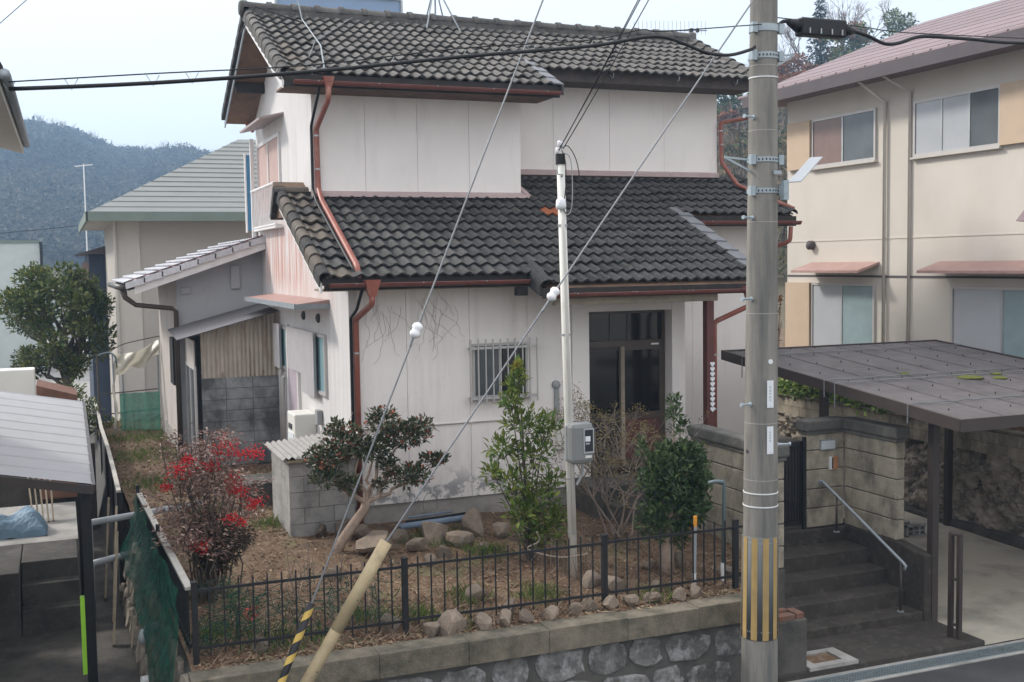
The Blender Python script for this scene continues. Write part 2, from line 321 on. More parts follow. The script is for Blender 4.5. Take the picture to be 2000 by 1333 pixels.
# ------------------------------------------------------------------ mesh helpers
class MB:
    def __init__(s): s.v = []; s.f = []
    def poly(s, pts):
        n = len(s.v); s.v += [tuple(p) for p in pts]; s.f.append(tuple(range(n, n + len(pts)))); return s
    def box(s, x0, x1, y0, y1, z0, z1):
        return s.obb((x0, y0, z0), (x1 - x0, 0, 0), (0, y1 - y0, 0), (0, 0, z1 - z0))
    def obb(s, o, a, b, c):
        o, a, b, c = V(o), V(a), V(b), V(c); n = len(s.v)
        s.v += [tuple(p) for p in (o, o + a, o + a + b, o + b, o + c, o + a + c, o + a + b + c, o + b + c)]
        s.f += [tuple(n + i for i in q) for q in ((3, 2, 1, 0), (4, 5, 6, 7), (0, 1, 5, 4), (1, 2, 6, 5), (2, 3, 7, 6), (3, 0, 4, 7))]
        return s
    def bar(s, p, q, w, h, up=(0, 0, 1)):       # a rectangular bar from p to q
        p, q = V(p), V(q); d = q - p; a = d.cross(V(up))
        a = a.normalized() if a.length > 1e-6 else V((1, 0, 0)); b = a.cross(d).normalized()
        return s.obb(p - a * w / 2 - b * h / 2, a * w, b * h, d)
    def prism(s, pts, vec):
        pts = [V(p) for p in pts]; vec = V(vec); n = len(s.v); k = len(pts)
        s.v += [tuple(p) for p in pts] + [tuple(p + vec) for p in pts]
        s.f.append(tuple(range(n + k - 1, n - 1, -1))); s.f.append(tuple(range(n + k, n + 2 * k)))
        for i in range(k):
            j = (i + 1) % k; s.f.append((n + i, n + j, n + k + j, n + k + i))
        return s
    def tube(s, pts, r, n=8, cap=True):
        pts = [V(p) for p in pts]; k = len(pts)
        rs = r if isinstance(r, (list, tuple)) else [r] * k
        t0 = (pts[1] - pts[0]).normalized()
        a = t0.cross(V((0, 0, 1)))
        if a.length < 1e-3: a = t0.cross(V((1, 0, 0)))
        a.normalize(); base = len(s.v)
        for i in range(k):
            t = (pts[min(i + 1, k - 1)] - pts[max(i - 1, 0)])
            if t.length < 1e-9: t = t0
            t.normalize()
            a = (a - t * a.dot(t))
            if a.length < 1e-6: a = t.cross(V((.3, .7, .2)))
            a.normalize(); b = t.cross(a)
            for j in range(n):
                w = 2 * math.pi * j / n
                s.v.append(tuple(pts[i] + (a * math.cos(w) + b * math.sin(w)) * rs[i]))
        for i in range(k - 1):
            for j in range(n):
                j2 = (j + 1) % n
                s.f.append((base + i * n + j, base + i * n + j2, base + (i + 1) * n + j2, base + (i + 1) * n + j))
        if cap:
            s.f.append(tuple(base + j for j in range(n - 1, -1, -1)))
            s.f.append(tuple(base + (k - 1) * n + j for j in range(n)))
        return s
    def cyl(s, p, q, r, r2=None, n=12): return s.tube([p, q], [r, r if r2 is None else r2], n)
    def lathe(s, c, prof, n=20, axis=(0, 0, 1)):
        c = V(c); ax = V(axis).normalized(); a = ax.cross(V((.31, .95, .02))).normalized(); b = ax.cross(a); base = len(s.v)
        for r, h in prof:
            for j in range(n):
                w = 2 * math.pi * j / n
                s.v.append(tuple(c + ax * h + (a * math.cos(w) + b * math.sin(w)) * r))
        for i in range(len(prof) - 1):
            for j in range(n):
                j2 = (j + 1) % n
                s.f.append((base + i * n + j, base + i * n + j2, base + (i + 1) * n + j2, base + (i + 1) * n + j))
        s.f.append(tuple(base + j for j in range(n - 1, -1, -1))); e = base + (len(prof) - 1) * n
        s.f.append(tuple(e + j for j in range(n)))
        return s
    def grid(s, fn, nu, nv):
        base = len(s.v)
        for j in range(nv + 1):
            for i in range(nu + 1): s.v.append(tuple(fn(i / nu, j / nv)))
        for j in range(nv):
            for i in range(nu):
                q = base + j * (nu + 1) + i; s.f.append((q, q + 1, q + nu + 2, q + nu + 1))
        return s
    def rock(s, c, r, rng, flat=.75, n=3):
        bm = bmesh.new(); bmesh.ops.create_icosphere(bm, subdivisions=2, radius=1)  # cut by planes below into an angular stone
        sx, sy, sz = (r * rng.uniform(.85, 1.25), r * rng.uniform(.7, 1.0), r * flat * rng.uniform(.8, 1.2))
        cuts = [(V((rng.gauss(0, 1), rng.gauss(0, 1), rng.gauss(0, .8))).normalized(), rng.uniform(.42, .75)) for _ in range(8)]
        rot = Matrix.Rotation(rng.uniform(0, 6.3), 3, 'Z') @ Matrix.Rotation(rng.uniform(-.3, .3), 3, 'X')
        base = len(s.v)
        for v in bm.verts:
            p = v.co.copy()
            for d, k in cuts:
                e = p.dot(d)
                if e > k: p -= d * (e - k)
            p = rot @ V((p.x * sx, p.y * sy, p.z * sz))
            s.v.append(tuple(V(c) + p))
        for f in bm.faces: s.f.append(tuple(base + v.index for v in f.verts))
        bm.free(); return s
    def leaf(s, c, d, nrm, L, W):
        d = d.normalized(); side = d.cross(nrm)
        if side.length < 1e-4: side = d.cross(V((.3, .2, .9)))
        side.normalize(); up = side.cross(d); n = len(s.v)
        s.v += [tuple(c), tuple(c + d * L * .45 + side * W * .5 + up * W * .16), tuple(c + d * L - up * L * .1), tuple(c + d * L * .45 - side * W * .5 + up * W * .16)]
        s.f.append((n, n + 1, n + 2, n + 3))
    def merge(s, o, mtx=None):
        n = len(s.v)
        s.v += [tuple(mtx @ V(p)) for p in o.v] if mtx else o.v
        s.f += [tuple(i + n for i in q) for q in o.f]; return s
    def mesh(s, name, material, off=(0, 0, 0), smooth=False, fix=True):
        me = bpy.data.meshes.new(name)
        if off[0] or off[1] or off[2]:
            v = (np.array(s.v, dtype=float) - np.array(off)).tolist()
        else: v = s.v
        me.from_pydata(v, [], s.f)
        if fix and len(s.f) < 6000:
            bm = bmesh.new(); bm.from_mesh(me); bmesh.ops.recalc_face_normals(bm, faces=bm.faces); bm.to_mesh(me); bm.free()
        me.materials.append(MATS[material])
        if smooth: me.polygons.foreach_set('use_smooth', [True] * len(me.polygons))
        me.update(); return me

def wloc(o):
    p = V(o.location)
    while o.parent: o = o.parent; p += V(o.location)
    return p

def bevel(o, w, seg=2):
    m = o.modifiers.new('bevel', 'BEVEL'); m.width = w; m.segments = seg; m.limit_method = 'ANGLE'; m.angle_limit = .6
    return o

def tag(o, label=None, cat=None, group=None, kind=None):
    if label: o['label'] = label
    if cat: o['category'] = cat
    if group: o['group'] = group
    if kind: o['kind'] = kind
    return o

def thing(name, label, cat, loc, group=None):
    o = bpy.data.objects.new(name, None); COL.objects.link(o); o.location = loc; o.empty_display_size = .2
    return tag(o, label, cat, group)

def part(name, mb, material, parent, smooth=False, label=None, kind=None, bev=0, fix=True):
    a = np.array(mb.v); lo, hi = a.min(0), a.max(0)
    c = ((lo[0] + hi[0]) / 2, (lo[1] + hi[1]) / 2, lo[2])
    o = bpy.data.objects.new(name, mb.mesh(name, material, c, smooth, fix)); COL.objects.link(o)
    o.parent = parent; o.location = V(c) - wloc(parent)
    if label: o['label'] = label
    if kind: o['kind'] = kind
    if bev: bevel(o, bev)
    return o

def top(name, mb, material, label=None, cat=None, group=None, kind=None, smooth=False, bev=0, fix=True):
    a = np.array(mb.v); lo, hi = a.min(0), a.max(0)
    c = ((lo[0] + hi[0]) / 2, (lo[1] + hi[1]) / 2, lo[2])
    o = bpy.data.objects.new(name, mb.mesh(name, material, c, smooth, fix)); COL.objects.link(o)
    o.location = c
    if bev: bevel(o, bev)
    return tag(o, label, cat, group, kind)

def inst(name, me, parent, loc, rot=(0, 0, 0), scale=None):      # a piece that shares its mesh with its likes
    o = bpy.data.objects.new(name, me); COL.objects.link(o); o.parent = parent
    o.location = V(loc) - wloc(parent); o.rotation_euler = rot
    if scale: o.scale = scale
    return o

def fbm(x, y, seed=0):
    r = 0; a = 1; f = 1
    for k in range(4):
        r += a * (math.sin(x * f * 1.7 + seed * 1.3 + k * 2.1 + 1.3 * math.sin(y * f * 1.1 + k)) * math.sin(y * f * 1.9 + seed * .7 + k * 1.7 + 1.1 * math.sin(x * f * .9 + k * 3)))
        a *= .5; f *= 2.1
    return r

# ------------------------------------------------------------------ ground, road, hills
def xr(y): return 7.26 if y < 11.46 else 8.05          # garden's right edge
def xl(y): return 1.02 - .0222 * (y - 10.6)            # garden's left edge
def gz(x, y):
    t = min(1, max(0, (y - 10.8) / 4.2))
    return -3.80 + .20 * t + .022 * fbm(x * 1.3, y * 1.3, 2) * min(1, max(0, (y - 10.7) * 2)) 

top('ground', MB().grid(lambda u, v: (-700 + 1600 * u, -60 + 1000 * v, -4.90), 40, 40), 'far_ground', kind='structure')
top('road', MB().poly([(-40, -12, -4.8), (40, -12, -4.8), (40, 10.11, -4.8), (-40, 10.11, -4.8)]), 'asphalt', kind='structure')
top('drain_channel', MB().box(7.4, 40, 10.11, 10.17, -4.95, -4.79).box(7.4, 40, 10.40, 10.47, -4.95, -4.788).box(7.4, 40, 10.17, 10.40, -5.0, -4.93), 'concrete', kind='structure')
top('alley', MB().grid(lambda u, v: (-9 + 10.0 * u, 10.12 + 26 * v, -4.81 + .015 * fbm(u * 9, v * 22, 5)), 40, 80), 'concrete_dark', kind='structure')
def _gg(u, v):
    y = 10.70 + 17.5 * v; x = xl(y) + (xr(y) - xl(y)) * u
    return (x, y, gz(x, y))
top('garden_ground', MB().grid(_gg, 90, 200), 'soil', kind='structure', smooth=True)
top('yard_ground', MB().grid(lambda u, v: (8.05 + 2.40 * u, 13.1 + 4.45 * v, -3.80 + .01 * fbm(u * 5, v * 9, 3)), 12, 20).grid(lambda u, v: (8.05 + 6.3 * u, 17.55 + 7 * v, -3.80 + .01 * fbm(u * 5, v * 9, 3)), 12, 20), 'concrete_dark', kind='structure')
top('carport_floor', MB().grid(lambda u, v: (10.38 + 3.97 * u, 10.47 + 7.0 * v, -4.775 + .16 * min(1, v * 1.2) + .004 * fbm(u * 5, v * 8, 4)), 20, 30), 'carport_concrete', kind='structure')
top('neighbour_ground', MB().poly([(14.48, 9, -2.93), (40, 9, -2.93), (40, 60, -2.93), (14.48, 60, -2.93)]), 'soil', kind='structure')

random.seed(5)
# litter, straw and weeds on the garden soil
rng = random.Random(11)
mb = MB(); ms = MB(); mg = MB()
for i in range(13000):
    y = 10.75 + (rng.random() ** 2.0) * 15; x = xl(y) + .05 + rng.random() * ((3.6 if y > 15 else xr(y)) - xl(y) - .1)
    L = rng.uniform(.025, .07)
    a = rng.uniform(0, 6.28); d = V((math.cos(a), math.sin(a), rng.uniform(-.1, .35)))
    mb.leaf(V((x, y, gz(x, y) + .008)), d, V((rng.gauss(0, .4), rng.gauss(0, .4), 1)), L, L * .6)
for i in range(4200):
    y = 10.75 + (rng.random() ** 1.5) * 9; x = xl(y) + .05 + rng.random() * ((3.6 if y > 15 else xr(y)) - xl(y) - .1)
    a = rng.uniform(0, 6.28); L = rng.uniform(.06, .22); d = V((math.cos(a), math.sin(a), rng.uniform(.0, .8)))
    ms.leaf(V((x, y, gz(x, y) + .005)), d, V((rng.gauss(0, .4), rng.gauss(0, .4), 1)), L, .008)
for cx, cy, n, r in [(2.0, 11.2, 300, .35), (2.9, 11.6, 260, .25), (3.4, 11.4, 260, .18), (4.1, 11.7, 300, .22), (4.9, 11.5, 320, .22), (4.5, 14.0, 420, .35), (4.9, 13.2, 300, .25), (2.6, 15.6, 220, .3),
                     (1.3, 19.5, 500, .6), (1.5, 22.5, 900, .8), (1.6, 25, 900, .9), (1.9, 17, 260, .35), (6.1, 11.0, 200, .25), (1.3, 11.6, 300, .3), (3.7, 11.0, 140, .3)]:
    for i in range(n):
        x = cx + rng.gauss(0, r * .6); y = cy + rng.gauss(0, r * .6)
        if x < xl(y) + .03 or y < 10.76 or (y > 14.9 and x > 3.6): continue
        a = rng.uniform(0, 6.28); L = rng.uniform(.05, .17)
        mg.leaf(V((x, y, gz(x, y))), V((math.cos(a) * .5, math.sin(a) * .5, 1)), V((math.sin(a), -math.cos(a), .2)), L, .012)
mw = MB()
for i in range(5200):                        # matted dead weeds, thickest behind the front fence
    y = 10.8 + abs(rng.gauss(0, .75)) if i < 4200 else rng.uniform(11, 14.5); x = rng.uniform(1.15, 7.1)
    if y > 14.6 or (i < 4200 and fbm(x * 1.9, y * 1.9, 12) < -.15): continue
    a = rng.uniform(0, 6.28); L = rng.uniform(.05, .26); le = rng.uniform(.2, 1.6)
    mw.leaf(V((x, y, gz(x, y))), V((math.cos(a), math.sin(a), le)), V((math.sin(a), -math.cos(a), .3)), L, rng.uniform(.004, .011))
top('dead_weeds', mw, 'dry_weed', 'matted reddish brown dead weeds behind the front fence', 'weeds', kind='stuff', fix=False)
top('leaf_litter', mb, 'leaf_litter', 'brown fallen leaves strewn over the garden soil', 'leaves', kind='stuff', fix=False)
top('dry_grass', ms, 'straw', 'straw coloured dry stalks lying on the garden soil', 'dry grass', kind='stuff', fix=False)
top('grass', mg, 'grass', 'tufts of green grass sprouting between the garden stones', 'grass', kind='stuff', fix=False)

# hills
LH = [(-120, 34), (-60, 38), (-34, 43.4), (-17, 46), (-7, 49), (5, 46), (21, 39.5), (35, 40.5), (48, 42), (73, 36), (114, 38), (200, 42), (330, 36)]
def interp(tab, x):
    if x <= tab[0][0]: return tab[0][1]
    for (a, b), (c, d) in zip(tab, tab[1:]):
        if x <= c: return b + (d - b) * (x - a) / (c - a)
    return tab[-1][1]
def lh(x, y):
    t = min(1, max(0, (y - 170) / 280)); t = t * t * (3 - 2 * t)
    b = 1 - max(0, (y - 450) / 160)
    return -5 + (interp(LH, x * 450 / max(y, 250)) + 2) * t * max(0, b) + 2.2 * fbm(x * .045, y * .03, 7) * t
top('far_hill', MB().grid(lambda u, v: (-130 + 460 * u, 160 + 430 * v, lh(-130 + 460 * u, 160 + 430 * v)), 90, 60), 'hill_ground', kind='structure', smooth=True)
rng = random.Random(3)
mb = MB()
for i in range(9500):
    y = 225 + 235 * rng.random() ** .8; x = y * rng.uniform(-.07, .17)
    z = lh(x, y); h = rng.uniform(3.0, 6.0); r = rng.uniform(1.2, 2.4)
    for k in range(20):
        a = rng.uniform(0, 6.28); e = rng.uniform(-.4, 1); q = math.sqrt(max(0, 1 - e * e)) * rng.uniform(.5, 1)
        c = V((x + r * q * math.cos(a), y + r * q * math.sin(a), z + h * .55 + e * h * .45))
        d = V((rng.gauss(0, 1), rng.gauss(0, 1), rng.gauss(.2, .8)))
        mb.leaf(c, d, V((rng.gauss(0, .6), rng.gauss(-.6, .5), 1)), rng.uniform(.8, 1.7), rng.uniform(.45, 1.0))
top('far_forest', mb, 'forest_far', 'hazy winter woodland covering the far hill', 'forest', kind='stuff', fix=False)
mb = MB()                                         # leafless trees that fringe the far crest
for i in range(420):
    x = rng.uniform(-40, 70); y = rng.uniform(440, 458); z = lh(x, y) + 2; h = rng.uniform(4.0, 7.0)
    mb.tube([(x, y, z), (x + rng.gauss(0, .3), y, z + h)], [.16, .05], 3, False)
    for k in range(7):
        q = rng.uniform(.35, .9); a = rng.uniform(0, 6.28)
        mb.tube([(x, y, z + h * q), (x + math.cos(a) * 1.4, y + math.sin(a), z + h * q + rng.uniform(.8, 2.2))], [.08, .03], 3, False)
top('bare_treeline', mb, 'twig', 'leafless treeline along the crest of the far hill', 'forest', kind='stuff', fix=False)

RH = [(20, 2), (38, 7), (50, 12.0), (58, 13.0), (64, 15.5), (68, 17.5), (74, 19), (82, 20), (110, 22), (150, 20)]
def rh(x, y):
    t = min(1, max(0, (y - 34) / 62)); t = t ** .9
    return -5 + (interp(RH, x * 90 / max(y, 50)) + 5) * t + .5 * fbm(x * .2, y * .2, 9) * t
top('near_hillside', MB().grid(lambda u, v: (18 + 140 * u, 34 + 90 * v, rh(18 + 140 * u, 34 + 90 * v)), 80, 50), 'hill_ground', kind='structure', smooth=True)
mb = MB(); mt = MB()
rng = random.Random(8)
for i in range(900):
    y = rng.uniform(44, 110); x = y * rng.uniform(.50, 1.0); z = rh(x, y); h = rng.uniform(1.2, 3.2); r = rng.uniform(.7, 1.6)
    if rng.random() < .55:
        for k in range(70):
            a = rng.uniform(0, 6.28); e = rng.uniform(-.6, 1); q = math.sqrt(max(0, 1 - e * e)) * rng.uniform(.4, 1)
            c = V((x + r * q * math.cos(a), y + r * q * math.sin(a), z + h * .5 + e * h * .5))
            mb.leaf(c, V((rng.gauss(0, 1), rng.gauss(0, 1), rng.gauss(.2, .8))), V((rng.gauss(0, .6), rng.gauss(-.6, .5), 1)), rng.uniform(.25, .55), rng.uniform(.18, .35))
    else:
        for k in range(14):
            a = rng.uniform(0, 6.28); l = rng.uniform(.6, 1.2) * h
            mt.tube([(x + rng.gauss(0, .3), y, z), (x + math.cos(a) * l * .35, y + math.sin(a) * l * .35, z + l)], [.035, .012], 3, False)
top('hillside_brush', mb, 'forest_near', 'green and brown brush on the hillside behind the houses', 'brush', kind='stuff', fix=False)
top('hillside_stems', mt, 'twig', 'bare winter stems standing in the hillside brush', 'brush', kind='stuff', fix=False)

# ------------------------------------------------------------------ stone walls
def stone_mesh(mb, o, ux, uy, un, w, h, dep, rng, k=9):
    """one faced stone: rounded outline in the plane (ux, uy), proud along un"""
    n = len(mb.v); rr = []
    for i in range(k):
        a = 2 * math.pi * (i + rng.uniform(-.2, .2)) / k
        c, s = math.cos(a), math.sin(a)
        e = (abs(c) ** 3.2 + abs(s) ** 3.2) ** (-1 / 3.2) * rng.uniform(.80, 1.04)
        rr.append((c * e * w / 2, s * e * h / 2))
    for sc_, d in ((1.0, -.04), (1.0, dep * .35), (.86, dep)):
        for x, y in rr:
            mb.v.append(tuple(o + ux * x * sc_ + uy * y * sc_ + un * (d + (rng.uniform(-.008, .012) if d > 0 else 0))))
    mb.v.append(tuple(o + un * dep * 1.1))
    for l in range(2):
        for i in range(k):
            j = (i + 1) % k; mb.f.append((n + l * k + i, n + l * k + j, n + (l + 1) * k + j, n + (l + 1) * k + i))
    for i in range(k): mb.f.append((n + 2 * k + i, n + 2 * k + (i + 1) % k, n + 3 * k))

rw = thing('retaining_wall', 'stone retaining wall with concrete coping in front of the garden', 'wall', (4.7, 10.6, -4.85))
part('mortar_backing', MB().box(1.0, 7.19, 10.56, 10.74, -4.92, -4.025), 'wall_mortar', rw)
rng = random.Random(21)
x = .98
while x < 7.2:
    w = rng.uniform(.86, .94); x1 = min(7.30, x + w)
    part('coping_block', MB().box(x + .0012, x1 - .0012, 10.475 + rng.uniform(-.006, .006), 10.76, -4.03, -3.785 + rng.uniform(-.006, .006)), 'cap_mossy', rw, bev=.007)
    x = x1
for row, (z0, z1) in enumerate(((-4.40, -4.05), (-4.74, -4.42), (-4.98, -4.76))):
    x = 1.02 - row * .2
    while x < 6.75:
        w = rng.uniform(.40, .66)
        mb = MB(); stone_mesh(mb, V((x + w / 2, 10.56, (z0 + z1) / 2 + rng.uniform(-.03, .02))), V((1, 0, 0)), V((0, 0, 1)), V((0, -1, 0)), w * 1.0, (z1 - z0) * rng.uniform(1.0, 1.10), rng.uniform(.015, .034), rng, 11)
        part('stone', mb, 'wall_stone', rw)
        x += w + .015
part('weep_pipe', MB().lathe((5.55, 10.56, -4.66), [(.036, 0), (.036, .12), (.028, .12), (.028, .02)], 14, (0, -1, 0)), 'pvc_grey', rw, smooth=True)
part('end_pier', MB().box(7.20, 7.78, 10.50, 10.764, -4.92, -4.10), 'concrete_dark', rw, bev=.02)

lw = thing('side_retaining_wall', 'weathered stone wall under the green net along the alley', 'wall', (.9, 14, -4.85))
mb = MB()
mb.prism([(xl(10.5), 10.5, -3.83), (xl(10.5) + .3, 10.5, -3.83), (xl(10.5) + .3, 10.5, -4.92), (xl(10.5) - .24, 10.5, -4.92)], (xl(28) - xl(10.5), 17.5, 0))
part('mortar_backing', mb, 'wall_mortar', lw)
y = 10.52
dirn = V((xl(28) - xl(10.5), 17.5, 0)).normalized(); upv = V((.24, 0, 1.09)).normalized(); nrm = dirn.cross(upv); nrm = nrm if nrm.x < 0 else -nrm
for row, z0 in enumerate((-3.99, -4.30, -4.62)):
    y = 10.5 + row * .15
    while y < 17:
        w = rng.uniform(.34, .6)
        o = V((xl(y + w / 2) - .24 * (-3.83 - z0) / 1.09, y + w / 2, z0))
        mb = MB(); stone_mesh(mb, o, dirn, upv, nrm, w * .9, .30, rng.uniform(.04, .07), rng)
        part('stone', mb, 'rough_rock', lw)
        y += w + .01

# ------------------------------------------------------------------ drain grates, landing, drain box
gm = MB()
for i in range(25): gm.box(.02 + i * .0395, .026 + i * .0395, .012, .228, -.035, 0)
for i in range(5): gm.box(.0, 1.0, .02 + i * .047, .026 + i * .047, -.030, -.003)
gm.box(0, 1.0, 0, .012, -.045, .002).box(0, 1.0, .228, .24, -.045, .002)
gme = gm.mesh('drain_grate', 'grate_steel')
for i in range(7):
    o = bpy.data.objects.new('drain_grate', gme); COL.objects.link(o); o.location = (7.46 + i * 1.005, 10.165, -4.787)
    tag(o, 'galvanised steel drain grate lying along the edge of the road', 'drain grate', 'drain grates along the road edge')
top('landing', MB().box(7.36, 10.39, 10.47, 11.42, -4.93, -4.715), 'concrete_stair', kind='structure', bev=.02)
db = thing('drain_box', 'pale concrete drain box with a dirt filled square opening at the foot of the stairs', 'drain box', (8.14, 10.71, -4.72))
part('frame', MB().box(7.80, 8.48, 10.475, 10.58, -4.73, -4.68).box(7.80, 8.48, 10.86, 10.95, -4.73, -4.68).box(7.80, 7.93, 10.58, 10.86, -4.73, -4.68).box(8.33, 8.48, 10.58, 10.86, -4.73, -4.68), 'concrete', db)
part('dirt_fill', MB().box(7.93, 8.33, 10.58, 10.86, -4.73, -4.70), 'soil', db)

bp = thing('brick_planter', 'small ring of red bricks on the end of the retaining wall', 'planter', (7.52, 10.63, -4.10))
for k, (a, b, c, d) in enumerate(((7.40, 7.62, 10.51, 10.61), (7.64, 7.75, 10.52, 10.73), (7.44, 7.63, 10.68, 10.76), (7.30, 7.39, 10.52, 10.73))):
    part('brick', MB().box(a, b, c, d, -4.105, -4.04 + .006 * k), 'brick_red', bp, bev=.008)
part('earth', MB().box(7.39, 7.64, 10.61, 10.68, -4.105, -4.06), 'soil', bp)

# ------------------------------------------------------------------ stairs and gate
st = thing('entrance_stairs', 'dark weathered concrete stairs rising from the road to the gate', 'stairs', (9.2, 12.2, -4.8))
SY = [11.38, 11.72, 12.08, 12.44, 12.93]
for i, y in enumerate(SY):
    y1 = SY[i + 1] + .03 if i < 4 else 13.25
    part('step', MB().box(8.14, 10.235, y, y1, -4.9, -4.6 + .2 * i), 'concrete_stair', st, bev=.015)
part('left_cheek', MB().box(8.0, 8.14, 11.44, 13.4, -4.9, -3.81).box(7.27, 7.36, 10.765, 11.44, -4.9, -3.82).box(7.36, 8.0, 11.40, 11.50, -4.9, -3.83), 'concrete_dark', st)
part('right_cheek', MB().prism([(10.235, 11.36, -4.9), (10.235, 13.0, -4.9), (10.235, 13.0, -3.79), (10.235, 11.9, -3.79), (10.235, 11.36, -3.86)], (.16, 0, 0)), 'concrete_stair', st, bev=.02)

def course_wall(t, mname, x0, x1, y0, y1, z0, z1, nc, seg, along, rng, capm='cap_dark', cap=.16, over=.05):
    h = (z1 - z0) / nc
    for c in range(nc):
        n = max(1, seg)
        for k in range(n):
            if along == 'Y':
                a = y0 + (y1 - y0) * k / n; b = y0 + (y1 - y0) * (k + 1) / n
                m = MB().box(x0 + rng.uniform(0, .004), x1 - rng.uniform(0, .004), a + .003, b - .003, z0 + h * c + .006, z0 + h * (c + 1) - .006)
            else:
                a = x0 + (x1 - x0) * k / n; b = x0 + (x1 - x0) * (k + 1) / n
                m = MB().box(a + .003, b - .003, y0 + rng.uniform(0, .004), y1 - rng.uniform(0, .004), z0 + h * c + .006, z0 + h * (c + 1) - .006)
            part('block', m, mname, t, bev=.012)
    part('core', MB().box(x0 + .02, x1 - .02, y0 + .02, y1 - .02, z0, z1 - .002), 'wall_mortar', t)
    if cap:
        part('coping', MB().box(x0 - over, x1 + over, y0 - over, y1 + over, z1 - .001, z1 + cap), capm, t, bev=.03)
        part('coping_neck', MB().box(x0 - over * .4, x1 + over * .4, y0 - over * .4, y1 + over * .4, z1 - .05, z1 + .002), capm, t, bev=.01)

rng = random.Random(4)
gw = thing('gate_wall', 'tan concrete block gate wall with dark coping, intercom and nameplate', 'wall', (10.1, 12.5, -3.8))
course_wall(gw, 'block_tan', 10.25, 10.40, 11.93, 13.0, -3.79, -2.42, 5, 1, 'Y', rng)
course_wall(gw, 'block_tan', 9.62, 10.25, 13.002, 13.17, -3.79, -2.42, 5, 1, 'X', rng)
lwall = thing('stair_side_wall', 'tan block wall with heavy coping between the garden shrub and the stairs', 'wall', (8.07, 12.5, -3.8))
course_wall(lwall, 'block_tan', 8.0, 8.14, 11.45, 13.38, -3.80, -2.42, 5, 2, 'Y', rng)

gt = thing('entrance_gate', 'black metal gate with narrow upright slats at the top of the stairs', 'gate', (8.9, 13.08, -3.8))
part('gate_frame', MB().box(8.15, 9.61, 13.06, 13.10, -3.75, -3.70).box(8.15, 9.61, 13.06, 13.10, -2.62, -2.56).box(8.15, 8.20, 13.06, 13.10, -3.70, -2.62).box(9.55, 9.61, 13.06, 13.10, -3.70, -2.62), 'black_iron', gt)
for i in range(26): part('slat', MB().box(8.22 + i * .0515, 8.255 + i * .0515, 13.07, 13.09, -3.70, -2.62), 'black_iron', gt)
part('latch_post', MB().box(9.57, 9.615, 13.02, 13.057, -3.8, -2.5), 'black_iron', gt)

np_ = thing('nameplate_lamp', 'grey framed nameplate panel set in the gate wall', 'nameplate', (9.97, 12.99, -2.66))
part('frame', MB().box(9.83, 10.09, 12.985, 13.004, -2.70, -2.555), 'steel_dull', np_)
part('panel', MB().box(9.845, 10.075, 12.978, 12.986, -2.687, -2.568), 'lamp_glass', np_)
ic = thing('intercom', 'copper and white intercom box on the gate wall beneath the nameplate', 'intercom', (10.03, 12.97, -2.97))
part('body', MB().box(10.03, 10.11, 12.955, 13.003, -2.98, -2.80), 'copper_box', ic, bev=.004)
part('back_plate', MB().box(9.985, 10.028, 12.965, 13.003, -2.98, -2.80), 'plate_white', ic, bev=.004)
part('speaker_strip', MB().box(10.012, 10.031, 12.96, 12.999, -2.965, -2.81), 'dark_glass', ic)

hr = thing('stair_handrail', 'grey tubular handrail descending beside the entrance stairs', 'handrail', (9.9, 12.1, -4.6))
A = V((9.86, 12.92, -3.16)); B = V((9.98, 11.46, -3.95))
part('rail', MB().tube([A + V((-.02, .08, .01)), A + V((-.02, .03, .03)), A, A + (B - A) * .5, B, B + V((.01, -.03, -.03)), B + V((0, -.01, -.09))], .021, 10), 'steel_dull', hr, smooth=True)
for q, zb in ((.16, -3.8), (.97, -4.6)):
    p = A + (B - A) * q
    part('baluster', MB().cyl((p.x, p.y, zb), (p.x, p.y, p.z), .016, n=10), 'bronze_alu', hr, smooth=True)
    part('foot_flange', MB().cyl((p.x, p.y, zb), (p.x, p.y, zb + .012), .045, n=14), 'steel_dull', hr)
part('wall_bracket', MB().cyl((9.84, 13.0, -3.15), (9.84, 12.96, -3.15), .035, n=12), 'steel_dull', hr)

# ------------------------------------------------------------------ carport and what is round it
cp = thing('carport', 'bronze framed carport with weathered translucent roof beside the gate', 'carport', (12.1, 13, -4.75))
CX0, CX1, CY0, CY1 = 9.90, 14.25, 10.40, 15.60
def cz(y): return -2.02 + (y - CY0) * .092
n = 6
for i in range(n):
    a = CX0 + .03 + (CX1 - CX0 - .06) * i / n; b = CX0 + .03 + (CX1 - CX0 - .06) * (i + 1) / n
    pr = part('roof_panel', MB().obb((a + .001, CY0 + .03, cz(CY0 + .03) + .05), (b - a - .002, 0, 0), (0, CY1 - CY0 - .06, cz(CY1 - .03) - cz(CY0 + .03)), (0, 0, .006)), 'poly_roof', cp)
    if i: part('glazing_bar', MB().bar((a, CY0 + .03, cz(CY0 + .03) + .062), (a, CY1 - .03, cz(CY1 - .03) + .060), .016, .008), 'poly_roof', cp)
for nm, p, q in (('side_beam', (CX0, CY0, cz(CY0)), (CX0, CY1, cz(CY1))), ('side_beam', (CX1, CY0, cz(CY0)), (CX1, CY1, cz(CY1))),
                 ('end_beam', (CX0 - .02, CY0, cz(CY0) + .002), (CX1 + .02, CY0, cz(CY0) + .002)), ('end_beam', (CX0 - .02, CY1, cz(CY1) + .002), (CX1 + .02, CY1, cz(CY1) + .002))):
    part(nm, MB().bar(p, q, .05, .15), 'bronze_alu', cp)
for y in (11.35, 12.6, 13.8, 15.1):
    part('rafter', MB().bar((CX0 + .03, y, cz(y) - .04), (CX1 - .03, y, cz(y) - .04), .04, .07), 'bronze_alu', cp)
